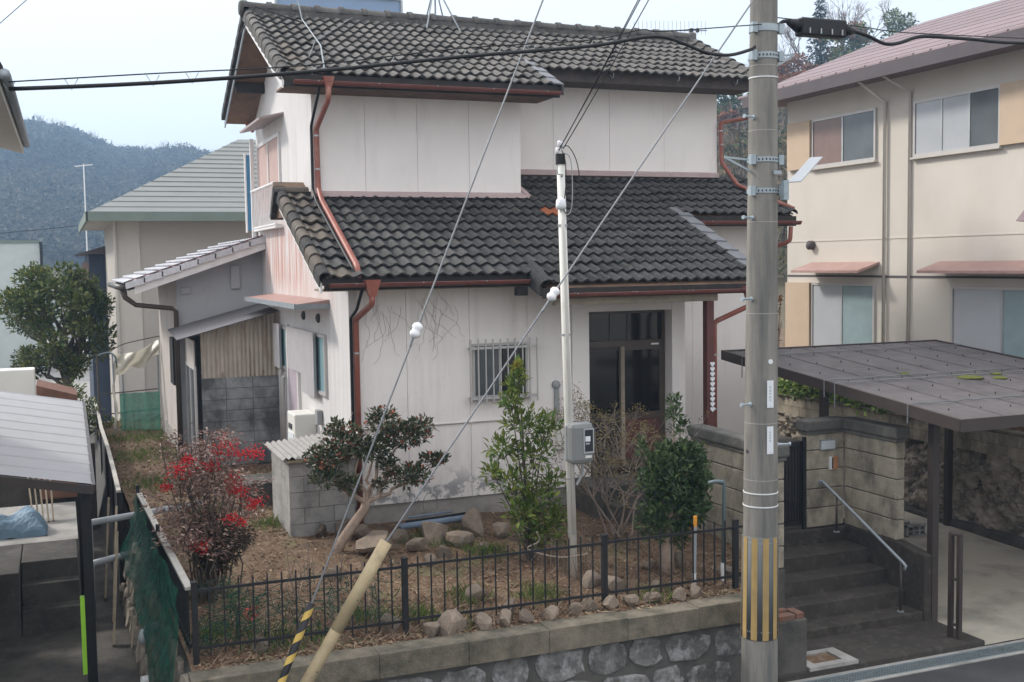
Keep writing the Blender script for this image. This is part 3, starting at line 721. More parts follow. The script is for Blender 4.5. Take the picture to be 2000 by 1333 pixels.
for x, y in ((10.40, 11.40), (10.47, 13.75), (14.1, 11.36), (14.1, 15.1)):
    zf = -4.78 + .16 * (y - 10.47) / 5.8
    part('post', MB().box(x - .05, x + .05, y - .05, y + .05, zf - .05, cz(y) - .05), 'bronze_alu', cp)
mb = MB(); rng = random.Random(6)
for i in range(9):
    for j in range(8):
        x = CX0 + .3 + i * .47; y = CY0 + .5 + j * .66 + rng.uniform(-.05, .05)
        mb.cyl((x, y, cz(y) + .055), (x, y, cz(y) + .085), .010, .004, 5)
part('roof_screws', mb, 'black_iron', cp, kind='stuff')
for k, y in enumerate((11.28, 12.72, 12.95, 15.0)):
    pts = [(CX0 - .03 + (CX1 - CX0 + .06) * t / 24, y + .015 * math.sin(t * 1.3 + k), cz(y) + .075 + .012 * (t % 2)) for t in range(25)]
    pts = [(CX0 - .035, y, cz(y) - .16 - .1 * (k % 2))] + pts
    r_ = top('tie_rope', MB().tube(pts, .009, 5), 'wire_grey', ('grey rope tied over the carport roof close to its front beam', 'grey rope tied over the carport roof in front of the moss', 'grey rope tied over the carport roof just behind the moss', 'grey rope tied over the carport roof close to its back beam')[k], 'rope', 'ropes tied over the carport roof')
for k, (x, y, r) in enumerate(((12.15, 12.62, .20), (12.55, 12.45, .11), (12.75, 12.72, .09), (11.4, 13.1, .07))):
    mb = MB()
    mb.lathe((x, y, cz(y) + .057), [(r, 0), (r * .9, .012), (r * .55, .026), (.01, .032)], 14)
    top('moss_patch', mb, 'moss', ('largest cushion of yellow green moss on the carport roof', 'small moss cushion beside the largest one on the carport roof', 'small moss cushion touching the rope on the carport roof', 'lone tiny moss cushion away from the others on the carport roof')[k], 'moss', 'moss cushions on the carport roof', smooth=True)

br = thing('barrier_frame', 'slim dark metal hoop barrier standing at the carport entrance', 'barrier', (10.15, 10.8, -4.78))
for x, y in ((10.09, 10.74), (10.13, 10.64)):
    part('upright', MB().box(x - .026, x + .026, y - .026, y + .026, -4.80, -3.42), 'bronze_alu', br)
part('top_bar', MB().bar((10.082, 10.765, -3.41), (10.138, 10.615, -3.41), .054, .045), 'bronze_alu', br, bev=.01)
for z in (-3.98, -4.55): part('rung', MB().bar((10.095, 10.72, z), (10.125, 10.66, z), .03, .03), 'bronze_alu', br)

sw = thing('rock_wall', 'rough rock wall topped with tan blocks beside the carport floor', 'wall', (14.4, 13, -4.7))
_rr = random.Random(2)
def _rk(u, v):
    y = 9.2 + 14.3 * u; z = -4.85 + 1.55 * v
    return (14.30 + .05 * v + .08 * fbm(y * 2.6, z * 3.1, 3) + .03 * fbm(y * 9, z * 11, 5) + _rr.uniform(-.035, .035), y + _rr.uniform(-.015, .015), z + _rr.uniform(-.015, .015))
part('rock_face', MB().grid(_rk, 260, 36), 'rough_rock', sw)
part('core', MB().box(14.42, 14.7, 9.2, 23.5, -4.9, -3.32), 'wall_mortar', sw)
part('block_core', MB().box(14.315, 14.455, 9.21, 23.5, -3.32, -2.94), 'wall_mortar', sw)
rng = random.Random(16)
for c in range(2):
    y = 9.2 + (.2 if c % 2 else 0)
    while y < 23.45:
        dx = rng.uniform(0, .006)
        part('block', MB().box(14.30 + dx, 14.46, y + .004, min(23.5, y + .40) - .004, -3.32 + c * .195 + .004, -3.125 + c * .195 - .004), 'block_tan', sw); y += .40
part('coping', MB().box(14.26, 14.50, 9.2, 23.5, -2.932, -2.875), 'cap_mossy', sw, bev=.012)
part('kerb', MB().box(14.10, 14.33, 9.2, 17.5, -4.85, -4.55), 'concrete_dark', sw, bev=.02)
bw = thing('carport_back_wall', 'low grey block wall closing the back of the carport', 'wall', (12.4, 17.5, -4.7))
for c in range(4):
    x = 10.5 + (.2 if c % 2 else 0)
    while x < 14.1:
        part('block', MB().box(x + .004, min(14.1, x + .40) - .004, 17.42, 17.56, -4.62 + c * .205 + .004, -4.42 + c * .205), 'block_grey', bw); x += .40
part('core', MB().box(10.5, 14.1, 17.435, 17.55, -4.8, -3.80), 'wall_mortar', bw)
top('yard_edge_wall', MB().box(10.40, 10.50, 13.02, 17.6, -4.9, -3.79), 'concrete_dark', 'plain concrete edge wall between the gate yard and the carport floor', 'wall')
fe = thing('iron_fence', 'low black iron fence on the rock wall where ivy grows', 'fence', (14.42, 18, -2.7))
part('top_rail', MB().box(14.40, 14.43, 15.2, 23.4, -2.27, -2.23), 'black_iron', fe)
part('bottom_rail', MB().box(14.40, 14.43, 15.2, 23.4, -2.77, -2.74), 'black_iron', fe)
for i in range(58):
    y = 15.25 + i * .14
    part('bar', MB().box(14.405, 14.425, y - .009, y + .009, -2.88, -2.18), 'black_iron', fe)
mb = MB(); rng = random.Random(77)
for i in range(2400):
    y = rng.uniform(16.3, 21.5); x = 14.5 + rng.uniform(-.28, .4); z = -2.90 + rng.uniform(0, .52) * (1 - abs(y - 18.6) / 3.6) + rng.uniform(-.06, .05)
    mb.leaf(V((x, y, z)), V((rng.gauss(-.4, .6), rng.gauss(-.3, .6), rng.gauss(0, .5))), V((rng.gauss(0, .5), rng.gauss(-.5, .5), 1)), rng.uniform(.09, .15), rng.uniform(.07, .12))
top('ivy', mb, 'leaf_ivy', 'bright green ivy spilling through the iron fence on the rock wall', 'ivy', kind='stuff', fix=False)
mb = MB()
for i in range(1500):
    y = rng.uniform(14.0, 18.0); x = 14.5 + rng.uniform(0, .9); z = -2.88 + rng.uniform(0, .18)
    mb.leaf(V((x, y, z)), V((rng.gauss(0, 1), rng.gauss(0, 1), rng.gauss(0, .3))), V((rng.gauss(0, .5), rng.gauss(0, .5), 1)), rng.uniform(.06, .11), rng.uniform(.05, .08))
top('rust_leaves', mb, 'leaf_rust', 'rust coloured leaves lying behind the top of the rock wall', 'leaves', kind='stuff', fix=False)

def hollow(x, y, z):
    m = MB(); L, W, H = .39, .12, .19
    for k in range(4): m.box(x + k * .121, x + k * .121 + .027, y, y + W, z, z + H)
    m.box(x, x + L, y, y + W, z, z + .025).box(x, x + L, y, y + W, z + H - .025, z + H).box(x + .01, x + L - .01, y + W - .02, y + W + .002, z + .01, z + H - .01)
    m.box(x + .01, x + L - .01, y + .004, y + W, z + .085, z + .105)
    return m
for k, (x, y) in enumerate(((12.92, 14.75), (12.80, 15.0), (12.70, 15.02))):
    z = (-4.66, -4.655, -4.465)[k]
    top('hollow_block', hollow(x, y, z), 'block_grey', ('grey hollow concrete block lying on the carport floor', 'grey hollow concrete block lying behind another on the carport floor', 'grey hollow concrete block stacked on top of another')[k], 'concrete block', 'spare blocks in the carport')

# ------------------------------------------------------------------ THE HOUSE
house = thing('house', 'two storey white panel house with dark wavy tile roofs and red drainpipes', 'house', (7.4, 18.6, -3.6))
YF = 15.10          # front wall
YB = 17.15          # upper bay front
YR = 18.10          # upper right wall
YW = 17.05          # right wing wall
XL = 3.65
TW, TE = .355, .318 # tile width, exposure along the slope
SL, SU = .438, .47
def zl(y): return -.20 + SL * (y - 14.45)
def zu(y): return 2.74 + SU * (y - 16.45)

part('foundation', MB().box(XL + .03, 8.86, YF + .03, 22.3, -4.0, -3.335).box(8.86, 11.35, YW + .03, 22.3, -4.0, -3.33), 'foundation', house)

prng = random.Random(17)
def panel(x0, x1, y, z0, z1, m='white_front_wall', t=.035):
    return part('wall_panel', MB().box(x0 + .0025, x1 - .0025, y + prng.uniform(0, .003), y + t, z0, z1), m, house, bev=.002)
# front wall, window between the joints at 5.39 and 6.28
jx = [XL, 4.46, 5.39, 6.28, 6.98]
WX0, WX1, WZ0, WZ1 = 5.42, 6.27, -1.93, -1.15
for a, b in zip(jx, jx[1:]):
    if a == 5.39:
        panel(a, b, YF, -3.335, WZ0); panel(a, b, YF, WZ1, -.30)
        panel(a, WX0 + .004, YF, WZ0, WZ1); panel(WX1 - .004, b, YF, WZ0, WZ1)
    else: panel(a, b, YF, -3.335, -.30)
part('wall_core', MB().box(XL + .04, 5.40, YF + .03, YF + .12, -3.335, -.3).box(6.29, 7.0, YF + .03, YF + .12, -3.335, -.3), 'joint_dark', house)
part('entrance_pier', MB().box(6.985, 7.26, YF - .03, YF + .20, -3.335, -.42), 'white_paint', house, bev=.006)
part('entrance_pier', MB().box(8.66, 8.89, YF - .03, YF + .20, -3.335, -.42), 'white_paint', house, bev=.006)
part('entrance_header', MB().box(7.262, 8.658, YF - .02, YF + .20, -.75, -.42), 'white_paint', house)
part('entrance_side_wall', MB().box(8.77, 8.885, YF + .202, YW, -3.335, .2), 'white_paint', house)
for a, b in ((8.89, 9.28), (9.28, 10.2), (10.2, 11.37)): panel(a, b, YW, -3.33, .62, 'white_paint')
part('wall_core', MB().box(8.89, 11.36, YW + .034, YW + .12, -3.33, .62), 'joint_dark', house)
part('end_wall', MB().prism([(11.25, YW + .125, -3.33), (11.25, 22.3, -3.33), (11.25, 22.3, 3.0), (11.25, 19.6, 4.1), (11.25, YR + .101, 3.3), (11.25, YR + .101, .8), (11.25, YW + .125, .6)], (.12, 0, 0)), 'white_paint', house)
part('back_wall', MB().box(XL + .13, 11.25, 22.18, 22.3, -3.33, 3.0), 'white_paint', house)
# upper storey
jb = [XL, 4.47, 5.31, 6.17, 7.06]
for a, b in zip(jb, jb[1:]): panel(a, b, YB, 1.06, 2.78, 'white_paint')
part('wall_core', MB().box(XL + .12, 7.05, YB + .034, YB + .10, 1.0, 2.78), 'joint_dark', house)
part('bay_side_wall', MB().box(6.98, 7.062, YB + .036, YR, 1.0, 3.1), 'white_paint', house)
jr = [7.062, 8.07, 9.16, 10.26, 11.37]
for a, b in zip(jr, jr[1:]): panel(a, b, YR, 1.50, 3.25, 'white_paint')
part('wall_core', MB().box(7.062, 11.36, YR + .034, YR + .10, 1.4, 3.25), 'joint_dark', house)
# left wall in one sheet, following both roofs
part('side_wall', MB().prism([(XL, 15.10, -3.335), (XL, 22.3, -3.335), (XL, 22.3, 3.05), (XL, 19.6, 4.1), (XL, 17.16, 3.0), (XL, 17.16, .98), (XL, 15.10, .06)], (.115, 0, 0)), 'white_side_wall', house)
part('flashing', MB().prism([(XL - .03, YB + .01, 1.135), (XL - .03, YB - .075, 1.09), (XL - .03, YB - .09, 1.04), (XL - .03, YB + .01, 1.03)], (3.55, 0, 0)), 'flash_pink', house)
part('flashing', MB().prism([(7.09, YB - .07, 1.09), (7.20, YB - .08, 1.065), (7.20, YR, 1.50), (7.066, YR, 1.54)], (0, 0, .025)), 'flash_pink', house)
part('flashing', MB().prism([(7.10, YR + .01, 1.60), (7.10, YR - .05, 1.575), (7.10, YR - .06, 1.50), (7.10, YR + .01, 1.48)], (4.28, 0, 0)), 'flash_pink', house)

# --- tiles
def tile_mb(nseg=6):
    m = MB(); n = nseg * 2
    def prof(u): 
        c = .5 + .5 * math.cos(2 * math.pi * 2 * u + math.pi)
        return .044 * c ** 1.1
    L = .365; T = .028
    fr = [(TW * i / n, -.0, prof(i / n) + .050) for i in range(n + 1)]
    bk = [(TW * i / n, L, prof(i / n) * .94 + .004) for i in range(n + 1)]
    b = len(m.v); m.v += fr + bk
    for i in range(n): m.f.append((b + i, b + i + 1, b + n + 2 + i, b + n + 1 + i))
    b = len(m.v); m.v += fr + [(x, .004, z - T) for x, y, z in fr]
    for i in range(n): m.f.append((b + i, b + n + 1 + i, b + n + 2 + i, b + i + 1))
    b = len(m.v); m.v += [(TW, 0, fr[-1][2]), (TW, L, bk[-1][2]), (TW, L, bk[-1][2] - T), (TW, 0, fr[-1][2] - T)]; m.f.append((b, b + 3, b + 2, b + 1))
    return m
TILE = tile_mb()
def smooth_me(me):
    me.polygons.foreach_set('use_smooth', [True] * len(me.polygons)); return me
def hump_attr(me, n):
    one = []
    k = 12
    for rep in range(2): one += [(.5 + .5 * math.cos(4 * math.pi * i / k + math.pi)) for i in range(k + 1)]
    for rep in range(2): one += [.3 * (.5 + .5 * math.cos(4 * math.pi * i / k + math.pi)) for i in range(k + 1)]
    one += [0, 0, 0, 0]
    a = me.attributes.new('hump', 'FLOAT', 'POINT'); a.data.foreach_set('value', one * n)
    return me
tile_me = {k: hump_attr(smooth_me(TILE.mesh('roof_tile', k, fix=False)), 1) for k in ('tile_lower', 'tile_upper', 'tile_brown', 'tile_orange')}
trng = random.Random(31)
count = [0]
def lay(roof, plane, slope, xa, xb, y0, nrow, keep, mname, brown_cols=0, budget=None, mats=None):
    """lays rows of tiles from the eave upward; tiles past the budget are joined into one part"""
    th = math.atan(slope); ch = math.cos(th); rest = MB()
    ncol = int(round((xb - xa) / TW)); w = (xb - xa) / ncol
    for r in range(nrow):
        y = y0 + r * TE * ch
        for c in range(ncol):
            x = xa + c * w
            if not keep(x + w / 2, y + .1): continue
            k = mname
            if c < brown_cols and trng.random() < .75: k = 'tile_brown'
            if mats and (r, c) in mats: k = mats[(r, c)]
            rot = (th + trng.gauss(0, .011), trng.gauss(0, .013), trng.gauss(0, .012)); loc = (x, y, plane(y) + .012 + trng.uniform(-.004, .006))
            if budget is None or count[0] < budget:
                o = inst('roof_tile', tile_me[k], roof, loc, rot, (w / TW, 1, 1)); count[0] += 1
            else:
                rest.merge(TILE, Matrix.Translation(loc) @ Matrix.Rotation(th, 4, 'X') @ Matrix.Diagonal((w / TW, 1, 1, 1)))
    if rest.f:
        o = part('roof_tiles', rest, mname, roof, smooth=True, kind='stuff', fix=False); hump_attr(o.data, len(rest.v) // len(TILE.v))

def half_barrel(m, p, q, r0, r1, n=8, drop=.0):
    """half-round tile from p to q, open below, with a lip at p"""
    p, q = V(p), V(q); d = (q - p).normalized(); s = d.cross(V((0, 0, 1))).normalized(); u = s.cross(d)
    for a, ra, b, rb in ((p, r0, q, r1), (p, r0 - .018, p + d * .01, r0 - .018)):
        base = len(m.v)
        for c, r in ((a, ra), (b, rb)):
            for i in range(n + 1):
                w = math.pi * i / n; m.v.append(tuple(c + s * math.cos(w) * r + u * (math.sin(w) * r)))
        for i in range(n): m.f.append((base + i, base + i + 1, base + n + 2 + i, base + n + 1 + i))
    base = len(m.v)
    for r in (r0, r0 - .018):
        for i in range(n + 1):
            w = math.pi * i / n; m.v.append(tuple(p + s * math.cos(w) * r + u * (math.sin(w) * r)))
    for i in range(n): m.f.append((base + i, base + i + 1, base + n + 2 + i, base + n + 1 + i))

# lower roof deck
PX0, PX1 = 6.17, 9.65
YE2 = 16.55
mb = MB()
def slab(m, x0, x1, y0, y1, pl, t=.09):
    m.prism([(x0, y0, pl(y0)), (x0, y1, pl(y1)), (x0, y1, pl(y1) - t), (x0, y0, pl(y0) - t)], (x1 - x0, 0, 0))
slab(mb, 3.17, PX0, 14.50, 17.9, zl); slab(mb, PX0 + .002, PX1, 14.07, 18.3, zl); slab(mb, PX1 + .002, 11.95, YE2 + .03, 18.3, zl)
lower = part('lower_roof', mb, 'roof_wood', house)
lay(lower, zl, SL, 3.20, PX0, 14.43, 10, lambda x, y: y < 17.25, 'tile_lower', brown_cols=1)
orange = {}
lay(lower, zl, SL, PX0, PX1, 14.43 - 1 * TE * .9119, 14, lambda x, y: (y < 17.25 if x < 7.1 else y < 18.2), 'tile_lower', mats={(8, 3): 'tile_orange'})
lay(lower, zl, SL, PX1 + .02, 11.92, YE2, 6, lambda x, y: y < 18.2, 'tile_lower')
# left verge: large half-round tiles over a white barge board
th = math.atan(SL)
for r in range(10):
    y = 14.40 + r * TE * math.cos(th)
    m = MB(); half_barrel(m, (3.185, y, zl(y) + .055), (3.185, y + .34, zl(y + .34) + .03), .085, .078)
    m.box(3.10, 3.118, y + .01, y + .33, 0, .001)
    m.v[-8:] = [(3.102, y, zl(y) + .06), (3.118, y, zl(y) + .06), (3.118, y + .33, zl(y + .33) + .03), (3.102, y + .33, zl(y + .33) + .03), (3.102, y, zl(y) - .06), (3.118, y, zl(y) - .06), (3.118, y + .33, zl(y + .33) - .08), (3.102, y + .33, zl(y + .33) - .08)]
    part('verge_tile', m, 'tile_brown' if r % 3 else 'tile_lower', lower, smooth=False)
part('barge_board', MB().obb((3.135, 14.47, zl(14.47) - .17), (.025, 0, 0), (0, 2.75, 2.75 * SL), (0, 0, .12)), 'white_alu', lower)
# stub of ridge where the lower roof passes the upper wall
ysr = 17.32; zr = zl(ysr) + .03
m = MB(); half_barrel(m, (3.08, ysr, zr + .03), (3.60, ysr, zr + .03), .085, .085); part('ridge_tile', m, 'tile_brown', lower)
m = MB(); m.box(3.12, 3.62, ysr - .07, ysr + .07, zr - .12, zr + .04); part('ridge_base', m, 'tile_lower', lower)
m = MB(); m.prism([(3.06, ysr - .02, zr + .12), (3.06, ysr + .30, zr - .32), (3.06, ysr + .24, zr - .38), (3.06, ysr - .12, zr + .02)], (.20, 0, 0)); part('verge_tile', m, 'tile_lower', lower)
m = MB(); m.prism([(3.15, ysr + .02, zr - .02), (3.15, ysr + .30, zr - .36), (3.15, ysr - .45, zr - .36)], (.48, 0, 0)); part('soffit', m, 'roof_wood', lower)
# porch: left return tile and flat verge slabs on the right
m = MB(); half_barrel(m, (PX0 - .02, 14.06, zl(14.06) + .03), (PX0 - .02, 14.60, zl(14.60) + .05), .115, .10); part('verge_tile', m, 'tile_lower', lower)
m = MB().prism([(PX0 - .12, 14.08, zl(14.08) + .06), (PX0 - .12, 14.5, zl(14.5) + .06), (PX0 - .12, 14.5, zl(14.5) - .15), (PX0 - .12, 14.08, zl(14.08) - .10)], (.03, 0, 0)); part('verge_board', m, 'tile_lower', lower)
for r in range(8):
    y = 14.02 + r * .335
    m = MB().obb((PX1 - .09, y, zl(y) + .085), (.27, 0, -.02), (0, .40, .40 * SL - .028), (0, 0, .028)); part('verge_slab', m, 'tile_slab', lower, bev=.006)
    m = MB().box(PX1 + .13, PX1 + .165, y, y + .33, zl(y) - .12, zl(y) + .06); 
    m.v[2:4] = [(PX1 + .165, y + .33, zl(y + .33) - .12), (PX1 + .13, y + .33, zl(y + .33) - .12)]; m.v[6:8] = [(PX1 + .165, y + .33, zl(y + .33) + .07), (PX1 + .13, y + .33, zl(y + .33) + .07)]
    part('verge_face', m, 'tile_lower', lower)
# right verge
for r in range(6):
    y = YE2 - .02 + r * TE * math.cos(th)
    m = MB(); half_barrel(m, (11.93, y, zl(y) + .055), (11.93, y + .34, zl(y + .34) + .03), .085, .078); part('verge_tile', m, 'tile_lower', lower)
# fascias
part('fascia', MB().box(3.19, PX0 - .13, 14.47, 14.505, zl(14.5) - .15, zl(14.5) + .01), 'dark_wood', lower)
part('fascia', MB().box(PX0 - .09, PX1 + .12, 14.035, 14.07, zl(14.07) - .13, zl(14.07) + .01), 'dark_wood', lower)
part('fascia', MB().box(PX1 + .17, 11.98, YE2 - .03, YE2 + .03, zl(YE2) - .16, zl(YE2) + .01), 'dark_wood', lower)
part('soffit', MB().prism([(3.19, 14.51, zl(14.51) - .15), (3.19, 15.1, zl(14.51) - .14), (3.19, 15.1, zl(14.51) - .17), (3.19, 14.51, zl(14.51) - .17)], (3.8, 0, 0)), 'beam_wood', lower)
part('porch_beam', MB().box(6.30, 8.88, 14.12, 14.24, -.60, -.475), 'beam_wood', house, bev=.006)
part('beam_end', MB().box(PX0 - .30, PX0 - .14, 14.45, 14.56, -.46, -.34), 'dark_wood', house)

# upper roof
XU0, XU1, XBR = 3.10, 11.70, 7.36
YRG = 19.58
mb = MB()
slab(mb, XU0 + .02, XBR, 16.47, YRG, zu); slab(mb, XBR + .002, XU1, 17.47, YRG, zu)
zrg = zu(YRG)
def zub(y): return zrg - SU * (y - YRG) * 1.02
slab(mb, XU0 + .02, XU1, YRG + .002, 22.45, zub)
upper = part('upper_roof', mb, 'roof_wood', house)
th = math.atan(SU)
BUD = 300
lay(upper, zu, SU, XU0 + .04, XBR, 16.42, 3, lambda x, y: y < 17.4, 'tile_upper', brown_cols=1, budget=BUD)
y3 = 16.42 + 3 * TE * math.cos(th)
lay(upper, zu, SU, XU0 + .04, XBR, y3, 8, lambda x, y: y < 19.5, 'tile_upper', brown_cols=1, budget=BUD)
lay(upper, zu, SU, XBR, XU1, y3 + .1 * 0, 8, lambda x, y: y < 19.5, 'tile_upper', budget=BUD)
lay(upper, lambda y: zub(22.5 - (y - YRG)) , -SU, XU0, XU0 + TW, 0, 0, lambda x, y: False, 'tile_upper')
for r in range(11):
    y = 16.40 + r * TE * math.cos(th)
    if y < 19.45:
        m = MB(); half_barrel(m, (3.135, y, zu(y) + .055), (3.135, y + .34, zu(y + .34) + .03), .085, .078)
        m.prism([(3.05, y, zu(y) + .06), (3.05, y + .33, zu(y + .33) + .03), (3.05, y + .33, zu(y + .33) - .10), (3.05, y, zu(y) - .06)], (.016, 0, 0))
        part('verge_tile', m, 'tile_upper', upper)
    y = y3 - .02 + r * TE * math.cos(th)
    if y < 19.45:
        m = MB(); half_barrel(m, (11.71, y, zu(y) + .065), (11.71, y + .36, zu(y + .36) + .035), .105, .092); part('verge_tile', m, 'tile_upper', upper)
for r in range(9):                             # back slope, left verge seen edge on
    y = YRG + .05 + r * .31
    m = MB().prism([(3.03, y, zub(y) + .10), (3.03, y + .33, zub(y + .33) + .07), (3.03, y + .33, zub(y + .33) - .03), (3.03, y, zub(y) - .06)], (.12, 0, 0)); part('verge_tile', m, 'tile_lower', upper)
part('back_slope_tiles', MB().grid(lambda u, v: (3.14 + 8.55 * u, YRG + .1 + 2.85 * v, zub(YRG + .1 + 2.85 * v) + .04 + .025 * math.cos(u * 8.55 / .1775 * 2 * math.pi)), 190, 1), 'tile_upper', upper, kind='stuff')
part('barge_board', MB().obb((3.085, 16.44, zu(16.44) - .19), (.022, 0, 0), (0, 3.1, 3.1 * SU), (0, 0, .11)), 'white_alu', upper)
part('barge_board', MB().obb((3.085, 19.60, zub(19.60) - .17), (.022, 0, 0), (0, 2.85, -2.85 * SU * 1.02), (0, 0, .09)), 'steel_dull', upper)
for k, (y, z) in enumerate(((17.9, zu(17.9) - .20), (19.58, zrg - .24), (21.2, zub(21.2) - .20))):
    part('purlin', MB().box(3.13, 3.66, y - .06, y + .06, z - .07, z + .09), 'dark_wood', upper)
# ridge
part('ridge_base', MB().box(3.14, 11.66, YRG - .10, YRG + .10, zrg - .05, zrg + .13), 'tile_upper', upper)
rm = MB(); half_barrel(rm, (0, 0, 0), (.46, 0, 0), .115, .10, 10)
rm2 = MB(); half_barrel(rm2, (-.02, 0, 0), (.06, 0, 0), .132, .132, 10); rm.merge(rm2)
rme = rm.mesh('ridge_tile', 'tile_upper', fix=False)
for i in range(21): inst('ridge_tile', rme, upper, (3.06 + i * .412, YRG, zrg + .115), (0, .0, 0))
m = MB(); m.lathe((3.05, YRG, zrg + .11), [(.13, 0), (.135, .03), (.10, .06)], 14, (-1, 0, 0)); part('ridge_end', m, 'tile_upper', upper, smooth=True)
m = MB(); m.box(11.6, 11.76, YRG - .16, YRG + .16, zrg - .02, zrg + .22); part('ridge_end', m, 'tile_upper', upper, bev=.05)
# bay roof right verge slabs, fascias
for r in range(4):
    y = 16.38 + r * .31
    part('verge_slab', MB().obb((XBR - .06, y, zu(y) + .07), (.20, 0, -.015), (0, .36, .36 * SU - .02), (0, 0, .026)), 'tile_slab', upper, bev=.006)
    part('verge_face', MB().prism([(XBR + .10, y, zu(y) + .06), (XBR + .10, y + .32, zu(y + .32) + .06), (XBR + .10, y + .32, zu(y + .32) - .10), (XBR + .10, y, zu(y) - .10)], (.03, 0, 0)), 'tile_lower', upper)
part('fascia', MB().box(3.12, XBR + .09, 16.43, 16.47, zu(16.47) - .17, zu(16.47) + .01), 'dark_wood', upper)
part('fascia', MB().box(XBR + .13, 11.78, 17.43, 17.47, zu(17.47) - .21, zu(17.47) + .015), 'old_fascia', upper)
part('soffit', MB().box(XBR + .13, 11.75, 17.471, 18.1, zu(17.47) - .20, zu(17.47) - .17), 'old_fascia', upper)
part('soffit', MB().box(3.13, XBR, 16.471, 17.15, zu(16.47) - .17, zu(16.47) - .14), 'roof_wood', upper)
for x in (7.60, 8.85, 10.12, 11.3):
    part('gutter_hook', MB().tube([(x, 17.43, zu(17.47) - .07), (x, 17.38, zu(17.47) - .13), (x, 17.33, zu(17.47) - .12), (x, 17.31, zu(17.47) - .05)], .009, 6), 'steel_grey', upper)

# --- gutters and drainpipes
def gutter(x0, x1, y, z, r=.055):
    m = MB(); n = 8
    for rr, flip in ((r, 0), (r - .006, 1)):
        base = len(m.v)
        for x in (x0, x1):
            for i in range(n + 1):
                w = math.pi + math.pi * i / n; m.v.append((x, y + math.cos(w) * rr, z + math.sin(w) * rr))
        for i in range(n): m.f.append((base + i, base + i + 1, base + n + 2 + i, base + n + 1 + i))
    for x in (x0, x1):
        base = len(m.v); m.v += [(x, y + math.cos(math.pi + math.pi * i / n) * r, z + math.sin(math.pi + math.pi * i / n) * r) for i in range(n + 1)]; m.f.append(tuple(range(base, base + n + 1)))
    m.tube([(x0, y - r, z), (x1, y - r, z)], .008, 6)
    g = part('gutter', m, 'gutter_red', house)
    k = x0 + .35
    while k < x1:
        part('clip', MB().box(k - .008, k + .008, y - r - .009, y + r, z - .005, z + .006), 'steel_grey', g); k += .9
    return g
gutter(3.24, PX0 - .14, 14.41, zl(14.45) - .045)
gutter(PX0 + .02, PX1 + .12, 13.975, zl(14.03) - .05)
gutter(PX1 + .22, 12.02, 16.47, zl(16.5) - .06, .06)
gutter(3.24, XBR + .06, 16.37, zu(16.42) - .075)
def pipe(name, pts, r=.033, m='pipe_red', straps=()):
    out = [V(pts[0])]
    for a, b, c in zip(pts, pts[1:], pts[2:]):
        a, b, c = V(a), V(b), V(c); d1 = (a - b); d2 = (c - b); k = min(.05, d1.length * .4, d2.length * .4)
        p, q = b + d1.normalized() * k, b + d2.normalized() * k
        out += [p, (p + q) / 2 * .5 + b * .5, q]
    out.append(V(pts[-1]))
    o = part(name, MB().tube(out, r, 10), m, house, smooth=True)
    for s_ in straps: part('strap', MB().cyl((s_[0], s_[1], s_[2] - .012), (s_[0], s_[1], s_[2] + .012), r + .006, n=12), 'steel_grey' if r > .02 else m, o)
    return o
def hopper(x, y, z, w=.085, h=.17):
    m = MB(); b = []
    for k, zz in ((1, z), (.45, z - h)):
        b += [(x - w * k, y - w * k * .8, zz), (x + w * k, y - w * k * .8, zz), (x + w * k, y + w * k * .8, zz), (x - w * k, y + w * k * .8, zz)]
    m.v = b; m.f = [(0, 1, 2, 3), (7, 6, 5, 4), (0, 4, 5, 1), (1, 5, 6, 2), (2, 6, 7, 3), (3, 7, 4, 0)]
    return part('hopper', m, 'pipe_red', house)
hopper(3.74, 16.36, 2.72, .08, .18)
pipe('drainpipe', [(3.74, 16.36, 2.58), (3.74, 16.38, 2.40), (3.70, 17.07, 2.05), (3.71, 17.08, 1.17), (3.70, 16.8, zl(16.8) + .13), (3.66, 14.62, zl(14.62) + .115), (3.66, 14.50, zl(14.5) - .02)], .042, straps=((3.702, 17.07, 1.95), (3.708, 17.08, 1.45)))
hopper(3.80, 14.40, -.20, .105, .22)
pipe('drainpipe', [(3.80, 14.40, -.40), (3.80, 14.42, -.52), (3.73, 15.03, -.74), (3.73, 15.03, -3.55)], .042, straps=((3.73, 15.03, -1.2), (3.73, 15.03, -2.3)))
hopper(9.33, 13.97, -.40, .10, .22)
pipe('drainpipe', [(9.33, 13.97, -.58), (9.33, 13.99, -.68), (8.93, 14.30, -.92), (8.93, 14.30, -3.4)], .038, straps=((8.93, 14.30, -1.4), (8.93, 14.30, -2.2)))
pipe('drainpipe', [(11.95, 17.75, 2.62), (11.85, 17.95, 2.58), (11.40, 18.03, 2.50), (11.42, 18.03, 1.78), (11.55, 17.7, zl(17.7) + .12), (11.98, 16.6, zl(16.6) + .12)], .038, straps=((11.42, 18.03, 2.1), (11.40, 18.03, 2.35)))
pipe('drainpipe', [(11.85, 16.5, .55), (11.85, 16.52, .3), (11.60, 17.0, .12), (11.60, 17.0, -3.4)], .038)
pipe('drainpipe', [(3.50, 22.4, 2.95), (3.50, 22.4, 2.75), (3.60, 22.28, 2.6)], .04)
